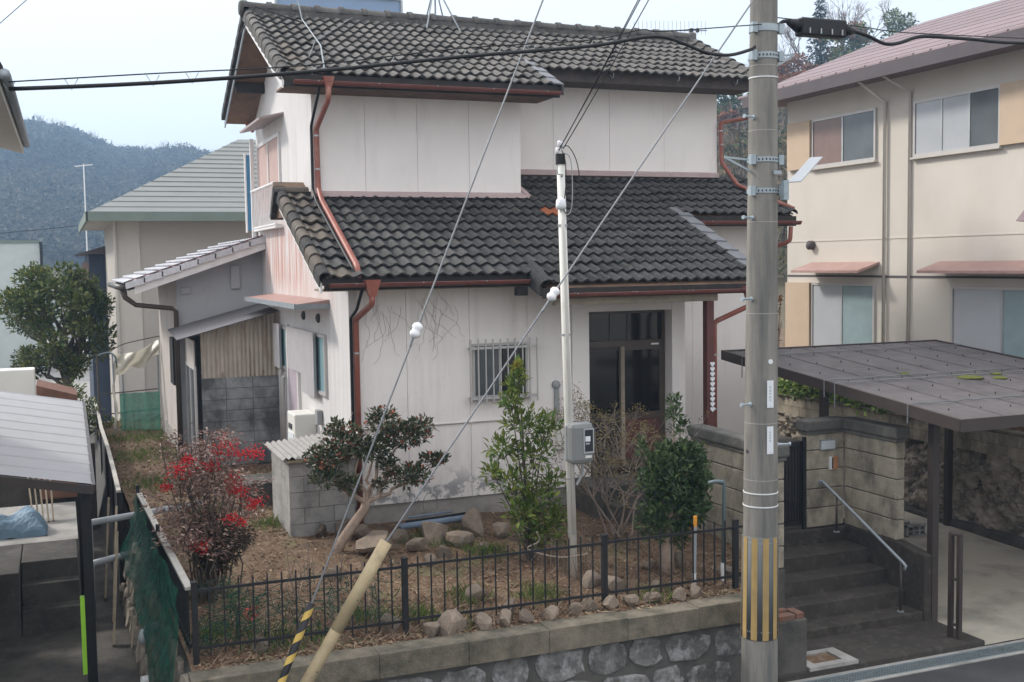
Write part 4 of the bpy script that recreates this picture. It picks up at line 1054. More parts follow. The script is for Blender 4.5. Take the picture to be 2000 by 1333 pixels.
# black cable clipped to the drainpipe, then down the corner to the water heater
pipe('service_cable', [(3.62, 16.32, 2.66), (3.64, 16.6, 2.5), (3.63, 17.10, 2.1), (3.63, 17.10, 1.14), (3.62, 16.8, zl(16.8) + .11), (3.60, 14.62, zl(14.6) + .10), (3.70, 14.44, -.25), (3.69, 14.8, -.6), (3.66, 15.04, -.72), (3.66, 15.05, -2.6), (3.60, 15.3, -2.85), (3.60, 16.4, -2.95), (3.60, 17.3, -2.9)], .022, 'cable_black')
pipe('wall_conduit', [(3.80, 15.085, -2.26), (6.75, 15.085, -2.26)], .014, 'pole_cream', straps=((4.6, 15.085, -2.26), (5.4, 15.085, -2.26)))

# --- entrance door
dr = part('entrance_door', MB().box(7.27, 8.65, 15.30, 15.34, -3.20, -3.14).box(7.27, 8.65, 15.28, 15.34, -.80, -.755).box(7.27, 7.31, 15.28, 15.34, -3.14, -.80).box(8.60, 8.65, 15.28, 15.34, -3.14, -.80).box(7.31, 8.60, 15.26, 15.34, -1.30, -1.21), 'brown_alu', house)
for x in (7.72, 8.02): part('transom_bar', MB().box(x - .012, x + .012, 15.29, 15.33, -1.21, -.80), 'brown_alu', dr)
for a, b in ((7.31, 7.708), (7.732, 8.008), (8.032, 8.60)): part('transom_pane', MB().box(a, b, 15.305, 15.312, -1.21, -.80), 'dark_glass', dr)
for k, (a, b, y) in enumerate(((7.31, 7.92, 15.31), (7.86, 8.60, 15.275))):
    f = part('sliding_panel', MB().box(a, a + .055, y, y + .03, -3.14, -1.30).box(b - .05, b, y, y + .03, -3.14, -1.30).box(a + .055, b - .05, y, y + .03, -2.42, -2.32).box(a + .055, b - .05, y, y + .03, -3.14, -3.02).box(a + .055, b - .05, y, y + .03, -1.36, -1.30), 'brown_alu' if k else 'bronze_alu', dr)
    part('pane', MB().box(a + .055, b - .05, y + .012, y + .018, -2.32, -1.36), 'dark_glass', f)
    part('lower_panel', MB().box(a + .055, b - .05, y + .010, y + .02, -3.02, -2.42), 'dark_wood' if k == 0 else 'post_red', f)
part('meeting_stile', MB().box(7.885, 7.945, 15.262, 15.274, -3.14, -1.30), 'beam_wood', dr)
part('sticker', MB().box(8.40, 8.53, 15.252, 15.259, -1.29, -1.265), 'porcelain', dr)
part('room_behind', MB().box(7.28, 8.64, 15.345, 15.36, -3.2, -.755), 'dark_wood', dr)
part('porch_floor', MB().box(6.9, 8.95, 14.25, 15.07, -3.75, -3.20), 'concrete_dark', house, bev=.015)
part('porch_step', MB().box(7.1, 8.8, 13.88, 14.249, -3.75, -3.42), 'concrete_dark', house, bev=.015)
pp = part('porch_post', MB().box(8.70, 8.82, 14.13, 14.25, -3.21, -.601), 'post_red', house, bev=.006)
def heart(m, x, y, z, s):
    pts = [(0, -1), (.55, -.45), (.95, .1), (.85, .6), (.5, .8), (.12, .62), (0, .35), (-.12, .62), (-.5, .8), (-.85, .6), (-.95, .1), (-.55, -.45)]
    m.prism([(x + a * s, y, z + b * s) for a, b in pts], (0, -.012, 0))
for i in range(10):
    m = MB(); heart(m, 8.785, 14.129, -1.52 - i * .0735, .040); part('heart_ornament', m, 'plate_white', pp)

# --- grilled window
wf = part('window', MB().box(WX0, WX1, 15.07, 15.13, WZ0, WZ0 + .035).box(WX0, WX1, 15.07, 15.13, WZ1 - .035, WZ1).box(WX0, WX0 + .035, 15.07, 15.13, WZ0 + .035, WZ1 - .035).box(WX1 - .035, WX1, 15.07, 15.13, WZ0 + .035, WZ1 - .035), 'alu_light', house)
part('centre_stile', MB().box(5.825, 5.865, 15.085, 15.12, WZ0 + .035, WZ1 - .035), 'alu_light', wf)
part('pane', MB().box(WX0 + .035, 5.826, 15.10, 15.106, WZ0 + .035, WZ1 - .035), 'grey_glass', wf)
part('pane', MB().box(5.864, WX1 - .035, 15.10, 15.106, WZ0 + .035, WZ1 - .035), 'dark_glass', wf)
part('sill', MB().box(WX0 - .03, WX1 + .03, 15.03, 15.10, WZ0 - .03, WZ0 - .001), 'alu_light', wf)
gr = part('window_grille', MB().box(5.345, 6.385, 14.985, 15.005, -1.225, -1.19).box(5.36, 5.38, 15.005, 15.1, -1.22, -1.20).box(6.35, 6.37, 15.005, 15.1, -1.22, -1.20), 'alu_light', house)
part('lower_bracket', MB().box(5.345, 6.385, 14.985, 15.005, -1.94, -1.905).box(5.36, 5.38, 15.005, 15.1, -1.93, -1.91).box(6.35, 6.37, 15.005, 15.1, -1.93, -1.91), 'alu_light', gr)
for i in range(10): part('grille_bar', MB().box(5.352 + i * .113, 5.370 + i * .113, 14.967, 14.984, -2.0, -1.08), 'alu_light', gr)
part('vent_cover', MB().lathe((6.72, 15.10, -1.80), [(.065, 0), (.065, .03), (.05, .055), (.0, .06)], 18, (0, -1, 0)), 'grey_plastic', house, smooth=True)
part('vent_duct', MB().box(6.69, 6.76, 15.06, 15.098, -2.45, -1.86), 'grey_plastic', house)
part('wall_box', MB().box(6.70, 6.84, 15.0, 15.098, -2.75, -2.25), 'pole_cream', house, bev=.01)
# dry creeper on the front wall
mb = MB(); rng = random.Random(14)
for i in range(22):
    x = rng.uniform(3.85, 5.2); z = -.35 - rng.uniform(0, .3); pts = [V((x, 15.093, z))]; a = rng.uniform(-.5, .5)
    for k in range(rng.randint(3, 11)):
        a += rng.gauss(0, .55); a = max(-1.1, min(1.1, a)); pts.append(pts[-1] + V((math.sin(a) * .075, 0, -math.cos(a) * .09)))
    mb.tube(pts, .0018, 4, False)
top('dry_creeper', mb, 'creeper', 'dry leafless creeper clinging to the white front wall', 'creeper', kind='stuff', fix=False)

# --- left side: upper window with railing and awning, covered windows, door, red awning
X0 = XL
uw = part('upper_window', MB().box(X0 - .04, X0, 19.74, 22.05, 2.24, 2.30).box(X0 - .04, X0, 19.74, 22.05, .92, .97).box(X0 - .04, X0, 19.74, 19.80, .97, 2.24).box(X0 - .04, X0, 21.99, 22.05, .97, 2.24).box(X0 - .035, X0, 20.86, 20.92, .97, 2.24), 'white_alu', house)
part('curtain', MB().grid(lambda u, v: (X0 - .012 - .006 * math.sin(u * 70), 19.80 + 1.06 * u, .97 + 1.27 * v), 60, 1), 'curtain_pink', uw)
part('curtain', MB().grid(lambda u, v: (X0 - .012 - .006 * math.sin(u * 70), 20.92 + 1.07 * u, .97 + 1.27 * v), 60, 1), 'curtain_pink', uw)
rl = part('window_railing', MB().tube([(X0 - .13, 19.62, 1.43), (X0 - .13, 22.2, 1.43)], .028, 8).tube([(X0 - .13, 19.66, .72), (X0 - .13, 22.2, .72)], .02, 8).cyl((X0 - .13, 19.85, 1.43), (X0, 19.85, 1.43), .014, n=6).cyl((X0 - .13, 19.85, .72), (X0, 19.85, .72), .014, n=6), 'white_alu', house)
for i in range(15): part('railing_bar', MB().box(X0 - .14, X0 - .12, 19.68 + i * .165, 19.705 + i * .165, .72, 1.43), 'white_alu', rl)
part('railing_floor', MB().box(X0 - .14, X0 - .002, 19.66, 22.2, .66, .70), 'white_alu', rl)
part('corner_post', MB().box(X0 - .16, X0 - .09, 22.02, 22.10, .55, 2.42), 'white_alu', house)
bs = part('blue_shutter', MB().box(X0 - .17, X0 - .06, 22.50, 22.56, .70, 2.16), 'blue_sheet', house)
part('shutter_trim', MB().box(X0 - .20, X0 - .171, 22.49, 22.57, .66, 2.20), 'white_alu', bs)
part('window_awning', MB().prism([(X0 - .42, 19.38, 2.50), (X0 - .001, 19.38, 2.60), (X0 - .001, 19.38, 2.56), (X0 - .42, 19.38, 2.46)], (0, 2.15, 0)), 'awning_grey', house)
ra = part('red_awning', MB().prism([(X0 - .50, 16.25, -.56), (X0 - .001, 16.25, -.50), (X0 - .001, 16.25, -.545), (X0 - .50, 16.25, -.60)], (0, 4.75, 0)), 'awning_red', house)
part('awning_edge', MB().box(X0 - .52, X0 - .50, 16.24, 21.01, -.625, -.55).box(X0 - .50, X0 - .002, 16.23, 16.25, -.63, -.555), 'steel_dull', ra)
for y in (17.0, 18.1):
    part('awning_vent', MB().lathe((X0, y, -.80), [(.07, 0), (.07, .03), (.03, .05)], 14, (-1, 0, 0)), 'concrete_dark', house)
def corr_panel(name, y0, y1, zfun0, zfun1, m, x=X0 - .075, n=26):
    return part(name, MB().grid(lambda u, v: (x - .030 * math.cos(u * n * 2 * math.pi), y0 + (y1 - y0) * u, zfun0(u) + (zfun1(u) - zfun0(u)) * v), n * 6, 1), m, house)
for nm, y0, y1, z0, z1 in (('side_window', 16.50, 17.3, -1.95, -1.03), ('side_window', 19.52, 20.2, -1.80, -1.05)):
    w = part(nm, MB().box(X0 - .045, X0, y0, y1, z0, z0 + .05).box(X0 - .045, X0, y0, y1, z1 - .05, z1).box(X0 - .045, X0, y0, y0 + .05, z0 + .05, z1 - .05).box(X0 - .045, X0, y1 - .05, y1, z0 + .05, z1 - .05), 'alu_light', house)
    part('pane', MB().box(X0 - .02, X0 - .012, y0 + .05, y1 - .05, z0 + .05, z1 - .05), 'teal_glass', w)
corr_panel('corrugated_cover', 16.98, 19.05, lambda u: -2.02 if u < .5 else -1.72, lambda u: -1.02, 'corrugated_white', n=14)
corr_panel('corrugated_cover', 19.85, 21.15, lambda u: -1.80, lambda u: -1.02, 'corrugated_white', n=9)
part('door_frame', MB().box(X0 - .05, X0, 18.55, 18.63, -3.25, -1.32).box(X0 - .05, X0, 19.40, 19.48, -3.25, -1.0), 'white_alu', house)
sd = part('side_door', MB().box(X0 - .03, X0, 18.63, 19.40, -3.25, -1.62), 'door_purple', house)
part('door_knob', MB().lathe((X0 - .03, 18.74, -2.45), [(.012, 0), (.012, .03), (.03, .04), (.03, .06), (.01, .07)], 12, (-1, 0, 0)), 'steel_dull', sd)
for y, z1 in ((20.05, -1.85), (19.85, -1.95)):
    pipe('gas_pipe', [(X0 - .06, y, -3.5), (X0 - .06, y, z1), (X0 + .01, y, z1 + .02)], .035, 'alu_light', straps=((X0 - .06, y, -2.6),))
part('side_step', MB().box(2.45, 3.62, 17.05, 17.85, -3.75, -3.26), 'concrete_dark', house, bev=.02, label='low concrete step beside the side door')

wh = thing('water_heater', 'cream wall mounted water heater beside the side door', 'water heater', (3.48, 17.6, -3.05))
part('casing', MB().box(3.30, 3.645, 17.35, 17.95, -3.05, -2.30), 'appliance', wh, bev=.02)
part('exhaust', MB().box(3.285, 3.299, 17.55, 17.80, -2.55, -2.47), 'ink', wh)
part('cover_panel', MB().box(3.288, 3.299, 17.42, 17.88, -3.0, -2.60), 'plate_white', wh)
part('pipe_lagging', MB().tube([(3.42, 17.1, -3.02), (3.42, 16.8, -3.05), (3.48, 16.5, -3.2)], .05, 10), 'pvc_white', wh, smooth=True)
part('junction_box', MB().box(3.56, 3.64, 16.9, 17.06, -2.42, -2.20), 'grey_plastic', wh)

# --- roof furniture
ta = thing('tripod_mast', 'thin leg tripod standing on the tiled ridge', 'antenna', (6.45, 19.6, 4.4))
for dx, dy in ((-.28, -.35), (-.16, .3), (.30, .25), (.32, -.42)):
    zz = (zu(19.58 + dy) if dy < 0 else zub(19.58 + dy)) + .07
    part('leg', MB().cyl((6.45 + dx, 19.58 + dy, zz), (6.45, 19.58, 5.0), .014, n=6), 'steel_dull', ta)
part('mast', MB().cyl((6.45, 19.58, 4.45), (6.45, 19.58, 7.2), .018, n=8), 'steel_dull', ta)
sp = thing('solar_heater', 'tilted blue glass solar water heater behind the ridge', 'solar panel', (4.9, 20.6, 4.3))
part('collector', MB().prism([(3.80, 20.55, 4.16), (3.80, 21.6, 3.68), (3.80, 21.7, 3.75), (3.80, 20.6, 4.88), (3.80, 20.52, 4.88)], (2.28, 0, 0)), 'solar_glass', sp)
part('frame', MB().bar((3.78, 20.51, 4.885), (6.10, 20.51, 4.885), .05, .05).bar((6.10, 20.51, 4.2), (6.10, 20.51, 4.86), .04, .04, (0, 1, 0)).bar((3.78, 20.51, 4.2), (3.78, 20.51, 4.86), .04, .04, (0, 1, 0)), 'steel_grey', sp)
yg = thing('yagi_antenna', 'comb shaped television aerial rising behind the end of the ridge', 'antenna', (11.5, 20.6, 3.9))
part('boom', MB().bar((10.9, 20.6, 4.63), (12.7, 20.6, 4.74), .02, .02), 'steel_dull', yg)
part('mast', MB().cyl((11.55, 20.6, 3.7), (11.55, 20.6, 4.70), .016, n=8), 'steel_dull', yg)
for i in range(18): part('element', MB().cyl((11.0 + i * .098, 20.6, 4.55 + i * .006), (11.0 + i * .098, 20.6, 4.83 + i * .006), .0045, n=4), 'steel_dull', yg)
part('feed_box', MB().box(12.30, 12.36, 20.57, 20.63, 4.68, 4.76).box(12.45, 12.5, 20.57, 20.63, 4.69, 4.77), 'ink', yg)
# wires lying on the upper roof
for k, pts in enumerate(([(3.12, 19.0, 5.2), (3.9, 19.3, 4.6), (3.95, 19.1, zu(19.1) + .12), (3.92, 17.6, zu(17.6) + .12), (3.72, 16.5, zu(16.5) + .1)], [(3.0, 19.5, 3.9), (3.2, 19.2, 4.28), (3.9, 18.9, zu(18.9) + .12)],
                         [(4.9, 19.45, zu(19.45) + .12), (3.9, 17.9, zu(17.9) + .1), (3.6, 17.0, zu(17.0) + .1)])):
    top('roof_wire', MB().tube(pts, (.011, .012, .006)[k], 6), ('steel_dull', 'cable_black', 'wire_grey')[k], ('grey metal conduit running down the upper roof tiles', 'black cable looping over the gable corner of the upper roof', 'thin pale wire lying across the upper roof tiles')[k], 'cable')

# ------------------------------------------------------------------ annex and lean-to
an = thing('annex', 'low grey annex with glazed tile roof joined to the side of the house', 'building', (2.9, 24, -3.6))
YA = 22.05
def za(x): return .52 - .335 * (3.65 - x)
part('front_wall', MB().prism([(2.05, YA, -3.7), (3.648, YA, -3.7), (3.648, YA, za(3.648) - .12), (2.05, YA, za(2.05) - .12)], (0, .1, 0)), 'annex_wall', an)
part('left_wall', MB().box(2.05, 2.15, YA + .101, 26.3, -3.28, za(2.05) - .14), 'annex_beige', an)
part('plinth', MB().box(2.03, 2.16, YA - .02, 26.3, -3.9, -3.281), 'foundation', an)
rf = part('roof_deck', MB().prism([(1.18, 21.62, za(1.18)), (3.648, 21.62, za(3.648)), (3.648, 21.62, za(3.648) - .10), (1.18, 21.62, za(1.18) - .10)], (0, 5.0, 0)), 'dark_wood', an)
# corrugated glazed tiles in stepped courses
for r in range(11):
    xa = 1.10 + r * .232; xb = xa + .27
    for c in range(2):
        y0 = 21.60 + c * 2.5
        part('roof_tile', MB().grid(lambda u, v: (xa + (xb - xa) * v, y0 + 2.49 * u, za(xa + (xb - xa) * v) + .075 - .055 * v + .018 * math.cos(u * 12 * 2 * math.pi)), 84, 1), 'tile_glazed', rf, smooth=True)
part('barge_board', MB().prism([(1.28, 21.57, za(1.28) - .01), (3.648, 21.57, za(3.648) - .01), (3.648, 21.57, za(3.648) - .20), (1.28, 21.57, za(1.28) - .20)], (0, .03, 0)), 'white_alu', an)
for r in range(8):
    xa = 1.12 + r * .318
    part('verge_tile', MB().prism([(xa, 21.53, za(xa) + .06), (xa + .34, 21.53, za(xa + .34) + .045), (xa + .34, 21.53, za(xa + .34) - .07), (xa, 21.53, za(xa) - .05)], (0, .045, 0)), 'tile_glazed', rf)
part('verge_strip', MB().bar((1.15, 21.66, za(1.15) + .075), (3.62, 21.66, za(3.62) + .075), .03, .02), 'gutter_red', an)
part('gutter', MB().tube([(1.06, 21.5, za(1.1) - .02), (1.06, 26.6, za(1.1) - .02)], .06, 8), 'bronze_alu', an, smooth=True)
m = MB().tube([(1.08, 21.7, za(1.1) - .06), (1.12, 21.72, za(1.1) - .20), (1.30, 21.78, za(1.1) - .34), (1.95, 21.95, -.76), (2.02, 21.97, -.82), (2.02, 21.97, -3.6)], [.07, .05, .045, .045, .045, .05], 10)
part('drainpipe', m, 'brown_alu', an, smooth=True)
part('vent_hood', MB().box(3.05, 3.22, YA - .06, YA - .001, -.42, .02), 'annex_wall', an, bev=.008)
part('vent_hood', MB().box(2.12, 2.30, YA - .05, YA - .001, -.50, -.38), 'annex_wall', an, bev=.008)
for y in (22.4, 22.75):
    part('shutter', MB().box(1.97, 2.045, y, y + .28, -2.25, -1.35), 'black_iron', an)

ln = thing('lean_to', 'rusty corrugated lean-to over a stained block wall beside the house', 'shed', (2.9, 21.2, -3.6))
def zn(x): return -.80 - .26 * (3.62 - x)
part('tin_roof', MB().grid(lambda u, v: (1.86 + 1.76 * u, 20.22 + 1.76 * v, zn(1.86 + 1.76 * u) + .10 * v + .010 * math.cos(v * 22 * 2 * math.pi)), 1, 132), 'tin_roof', ln)
for k in range(3):
    a = 2.28 + k * .455; b = a + .46
    part('corrugated_sheet', MB().grid(lambda u, v: (a + (b - a) * u, 20.50 - .010 * math.cos(u * 12 * math.pi) - .004 * k, -1.97 + (zn(a + (b - a) * u) - .02 + 1.97) * v), 72, 1), 'corrugated_rust', ln)
part('timber_rail', MB().box(2.27, 3.63, 20.515, 20.56, -1.30, -1.22).box(2.27, 3.63, 20.515, 20.56, -1.96, -1.88), 'dark_wood', ln)
for c in range(8):
    xs = [2.28, 2.70, 3.17, 3.64] if c % 2 == 0 else [2.28, 2.70, 3.17, 3.64]
    for a, b in zip(xs, xs[1:]):
        part('block', MB().box(a + .004, b - .004, 20.50 + .002 * (c % 3), 20.62, -3.55 + c * .198 + .004, -3.352 + c * .198 - .004), 'block_stained', ln, bev=.004)
part('block_core', MB().box(2.285, 3.635, 20.51, 20.61, -3.6, -1.966), 'wall_mortar', ln)
gd = part('glazed_door', MB().box(2.16, 2.20, 20.55, 22.0, -3.5, -3.42).box(2.16, 2.20, 20.55, 22.0, -1.82, -1.76).box(2.16, 2.20, 20.55, 20.61, -3.42, -1.82).box(2.16, 2.20, 21.94, 22.0, -3.42, -1.82).box(2.16, 2.20, 21.25, 21.31, -3.42, -1.82), 'alu_light', ln)
part('pane', MB().box(2.175, 2.183, 20.61, 21.25, -3.42, -1.82), 'grey_glass', gd)
part('pane', MB().box(2.175, 2.183, 21.31, 21.94, -3.42, -1.82), 'grey_glass', gd)
part('side_boarding', MB().box(2.17, 2.19, 20.6, 22.0, -1.76, -1.3), 'annex_beige', ln)

# small block shed at the front corner
sh = thing('block_bin', 'small grey block enclosure with corrugated lid against the house corner', 'shed', (3.1, 15.4, -3.6))
for c in range(5):
    z0 = -3.66 + c * .215
    off = 0 if c % 2 == 0 else .2
    xs = sorted({2.73, 3.62} | {x for x in (2.73 + off + .40 * k for k in range(1 if off == 0 else 0, 4)) if 2.85 < x < 3.55})
    for a, b in zip(xs, xs[1:]): part('block', MB().box(a + .003, b - .003, 15.0 - .13, 15.0, z0 + .003, z0 + .212), 'block_grey', sh, bev=.004)
    ys = [15.003, 15.4, 15.8, 16.2] if c % 2 == 0 else [15.003, 15.2, 15.6, 16.0, 16.2]
    for a, b in zip(ys, ys[1:]): part('block', MB().box(2.735, 2.86, a + .003, b - .003, z0 + .003, z0 + .212), 'block_grey', sh, bev=.004)
part('block_core', MB().box(2.74, 3.62, 14.885, 14.99, -3.7, -2.59).box(2.75, 2.85, 15.0, 16.19, -3.7, -2.59), 'wall_mortar', sh)
part('corrugated_lid', MB().grid(lambda u, v: (2.60 + 1.04 * u, 14.76 + 1.4 * v, -2.54 + .10 * u + .02 * v + .014 * math.cos(u * 13 * 2 * math.pi)), 104, 1), 'lid_grey', sh)
part('lid_rail', MB().box(2.70, 3.63, 14.80, 14.86, -2.60, -2.565), 'plank_old', sh)

# ------------------------------------------------------------------ neighbouring buildings
nb = thing('beige_house', 'two storey beige neighbour house with dusty red roof above the rock wall', 'house', (17, 16, -2.85))
NX = 15.6
part('wall', MB().box(NX, 24, 8.0, 21.85, -2.9, 3.62), 'neighbour_beige', nb)
part('belt_line', MB().box(NX - .012, NX, 8.0, 21.86, -.42, -.38), 'neighbour_dark', nb)
part('belt_line', MB().box(NX - .012, NX, 8.0, 21.86, .36, .385), 'neighbour_beige', nb)
rfn = part('roof', MB().prism([(NX - .75, 7.4, 3.66), (19.8, 7.4, 5.6), (24.6, 7.4, 3.66), (24.6, 7.4, 3.54), (NX - .75, 7.4, 3.54)], (0, 15.1, 0)), 'neighbour_roof', nb)
part('fascia', MB().box(NX - .78, NX - .72, 7.38, 22.52, 3.46, 3.70), 'neighbour_dark', nb)
for i in range(10):
    x = NX - .74 + i * .52; z = 3.675 + (x - NX + .75) * .393
    part('tile_course', MB().obb((x, 7.39, z + .03), (.55, 0, .55 * .393 - .012), (0, 15.12, 0), (0, 0, .014)), 'neighbour_roof', rfn)
for i in range(34): part('ridge_tile', MB().lathe((NX - .70, 7.5 + i * .45, 3.72), [(.05, 0), (.05, .4)], 8, (0, 1, 0)), 'neighbour_roof', rfn)
def nwin(y0, y1, z0, z1, cols, shutter=None):
    w = part('window', MB().box(NX - .05, NX - .001, y0 - .05, y1 + .05, z0 - .06, z0).box(NX - .05, NX - .001, y0 - .05, y1 + .05, z1, z1 + .05).box(NX - .05, NX - .001, y0 - .05, y0, z0, z1).box(NX - .05, NX - .001, y1, y1 + .05, z0, z1), 'alu_light', nb)
    n = len(cols)
    for k, c in enumerate(cols):
        a = y1 - (y1 - y0) * k / n; b = y1 - (y1 - y0) * (k + 1) / n
        part('pane', MB().box(NX - .03, NX - .012, b + .015, a - .015, z0, z1), c, w)
        if k: part('stile', MB().box(NX - .045, NX - .01, a - .025, a + .025, z0, z1), 'steel_grey', w)
    part('sill', MB().box(NX - .10, NX - .001, y0 - .08, y1 + .08, z0 - .10, z0 - .061), 'eave_beige', w)
    if shutter: part('shutter_box', MB().box(NX - .09, NX - .001, shutter[0], shutter[1], z0 - .05, z1 + .05), 'shutter_tan', w)
nwin(18.85, 20.85, 2.03, 2.98, ['curtain_brown', 'grey_glass'], (20.92, 21.75))
nwin(15.55, 17.65, 1.98, 2.95, ['curtain_white', 'curtain_white', 'grey_glass'], (12.9, 15.48))
nwin(18.85, 20.85, -2.05, -.60, ['curtain_white', 'frost_glass'], (20.92, 21.8))
nwin(14.2, 16.6, -1.95, -.62, ['curtain_white', 'frost_glass'])
for y0, y1 in ((18.7, 20.95), (13.6, 17.0)):
    part('window_awning', MB().prism([(NX - .55, y0, -.27), (NX - .001, y0, -.10), (NX - .001, y0, -.15), (NX - .55, y0, -.32)], (0, y1 - y0, 0)), 'awning_red', nb)
part('drainpipe', MB().tube([(NX - .7, 18.55, 3.5), (NX - .06, 18.5, 3.1), (NX - .06, 18.5, -2.8)], .035, 8), 'eave_beige', nb, smooth=True)
part('drainpipe', MB().tube([(NX - .7, 17.85, 3.5), (NX - .04, 17.8, 3.2), (NX - .04, 17.8, -2.8)], .03, 8), 'eave_beige', nb, smooth=True)
part('entrance_canopy', MB().prism([(NX - 1.0, 12.2, .55), (NX - .5, 12.2, 1.05), (NX, 12.2, 1.05), (NX, 12.2, .5)], (0, 2.0, 0)), 'neighbour_roof', nb)
part('vent_hood', MB().lathe((NX, 20.9, .28), [(.10, 0), (.10, .12), (.02, .16)], 12, (-1, 0, 0)), 'neighbour_dark', nb, smooth=True)

bh = thing('hip_roof_house', 'grey house with low hipped roof standing behind the annex', 'house', (6, 33, -3.8))
part('wall', MB().box(1.42, 12, 30.2, 38.5, -4.85, 1.34), 'backhouse_wall', bh)
part('corner_board', MB().box(1.40, 1.95, 30.17, 30.199, -4.8, 1.34), 'eave_beige', bh)
part('side_window', MB().box(3.2, 4.4, 30.15, 30.198, -.9, .2), 'grey_glass', bh)
e0, e1, f0, f1, ze, zt = .72, 12.8, 29.45, 39.3, 1.36, 3.75
rr = part('roof', MB().prism([(e0, f0, ze - .02), (e1, f0, ze - .02), (e1, f1, ze - .02), (e0, f1, ze - .02)], (0, 0, .03)), 'backhouse_roof', bh)
rid0, rid1, rym = 5.1, 8.6, 34.3
m = MB(); m.poly([(e0, f0, ze + .012), (e1, f0, ze + .012), (rid1, rym, zt), (rid0, rym, zt)]); m.poly([(e0, f1, ze + .012), (e0, f0, ze + .012), (rid0, rym, zt)]); m.poly([(e1, f0, ze + .012), (e1, f1, ze + .012), (rid1, rym, zt)]); m.poly([(e1, f1, ze + .012), (e0, f1, ze + .012), (rid0, rym, zt), (rid1, rym, zt)])
part('roof_slopes', m, 'backhouse_roof', rr)
for i in range(16):
    t = i / 16; t2 = t + .8 / 16
    a0 = V((e0, f0, ze + .03)).lerp(V((rid0, rym, zt + .03)), t); b0 = V((e1, f0, ze + .03)).lerp(V((rid1, rym, zt + .03)), t)
    part('roof_seam', MB().bar(a0 - V((0, 0, .012)), b0 - V((0, 0, .012)), .02, .012), 'backhouse_roof', rr)
part('fascia', MB().box(e0 - .03, e1 + .03, f0 - .05, f0, ze - .20, ze + .03).box(e0 - .05, e0, f0 - .05, f1, ze - .20, ze + .028), 'fascia_green', bh)
part('soffit', MB().box(e0, e1, f0, 30.2, ze - .12, ze - .08).box(e0, 1.42, 30.2, f1, ze - .12, ze - .08), 'eave_beige', bh)
part('drainpipe', MB().cyl((1.36, 30.12, ze - .1), (1.36, 30.12, -4.8), .04, n=8), 'eave_beige', bh)

nv = thing('navy_house', 'dark blue house wall seen between the tree and the hipped roof house', 'house', (1.1, 40, -4.8))
part('wall', MB().box(.92, 2.6, 38.4, 44, -4.9, .45), 'navy_wall', nv)
part('roof', MB().prism([(.55, 38.1, .46), (1.9, 38.1, .86), (3.0, 38.1, .46)], (0, 6.2, 0)), 'neighbour_dark', nv)
part('side_board', MB().box(.72, .92, 38.38, 38.40, -1.2, .2), 'curtain_brown', nv)
pb = thing('flat_roof_building', 'pale flat roofed building above the big garden tree', 'building', (-1.7, 60, -4.8))
part('wall', MB().box(-5.5, -.80, 58, 66, -4.9, 1.25), 'pale_wall', pb)
part('parapet', MB().box(-5.55, -.74, 57.95, 66.05, 1.25, 1.38), 'fascia_green', pb)
part('corner_pipe', MB().cyl((-.70, 57.9, -4.8), (-.70, 57.9, 1.3), .07, n=8), 'black_iron', pb)
rng = random.Random(9)
for k, (x, y, w, z) in enumerate(((-4, 90, 8, 1.0), (5.2, 105, 10, .2), (-12, 120, 14, 1.0), (9, 140, 12, 2.5))):
    h = thing('distant_house', ('low grey tiled house beyond the flat roofed building', 'small brown roofed house at the foot of the far hill', 'white walled house partly behind the pale building', 'grey gabled house low against the wooded hill')[k], 'house', (x, y, -4.8))
    part('wall', MB().box(x - w / 2, x + w / 2, y, y + 7, -5, z - 2.2), ('pale_wall', 'backhouse_wall', 'white_paint', 'eave_beige')[k], h)
    part('roof', MB().prism([(x - w / 2 - .6, y - .6, z - 2.2), (x, y - .6, z), (x + w / 2 + .6, y - .6, z - 2.2)], (0, 8.2, 0)), ('backhouse_roof', 'tile_brown', 'tile_lower', 'tile_upper')[k], h)
    part('window', MB().box(x - 1, x + 1, y - .05, y, z - 4.2, z - 3), 'grey_glass', h)

# eave of the house to the left, and its car shelter
le = thing('left_house', 'house eave with pale soffit and gutter where the black cable ends', 'house', (-2, 13, -4.8))
part('wall', MB().box(-6, -1.6, 10.5, 16.2, -4.9, 1.5), 'eave_beige', le)
part('eave', MB().prism([(-.36, 9.6, 1.52), (-2.6, 9.6, 2.4), (-2.6, 9.6, 2.25), (-1.6, 9.6, 1.72), (-.36, 9.6, 1.40)], (0, 6.9, .14)), 'eave_beige', le)
part('gutter', MB().tube([(-.32, 9.6, 1.50), (-.32, 16.45, 1.66)], .045, 8), 'steel_dull', le, smooth=True)
for i in range(12): part('eave_tile', MB().lathe((-.38, 9.62 + i * .57, 1.56 + i * .0115), [(.05, 0), (.05, .5)], 8, (0, 1, 0)), 'tile_lower', le)

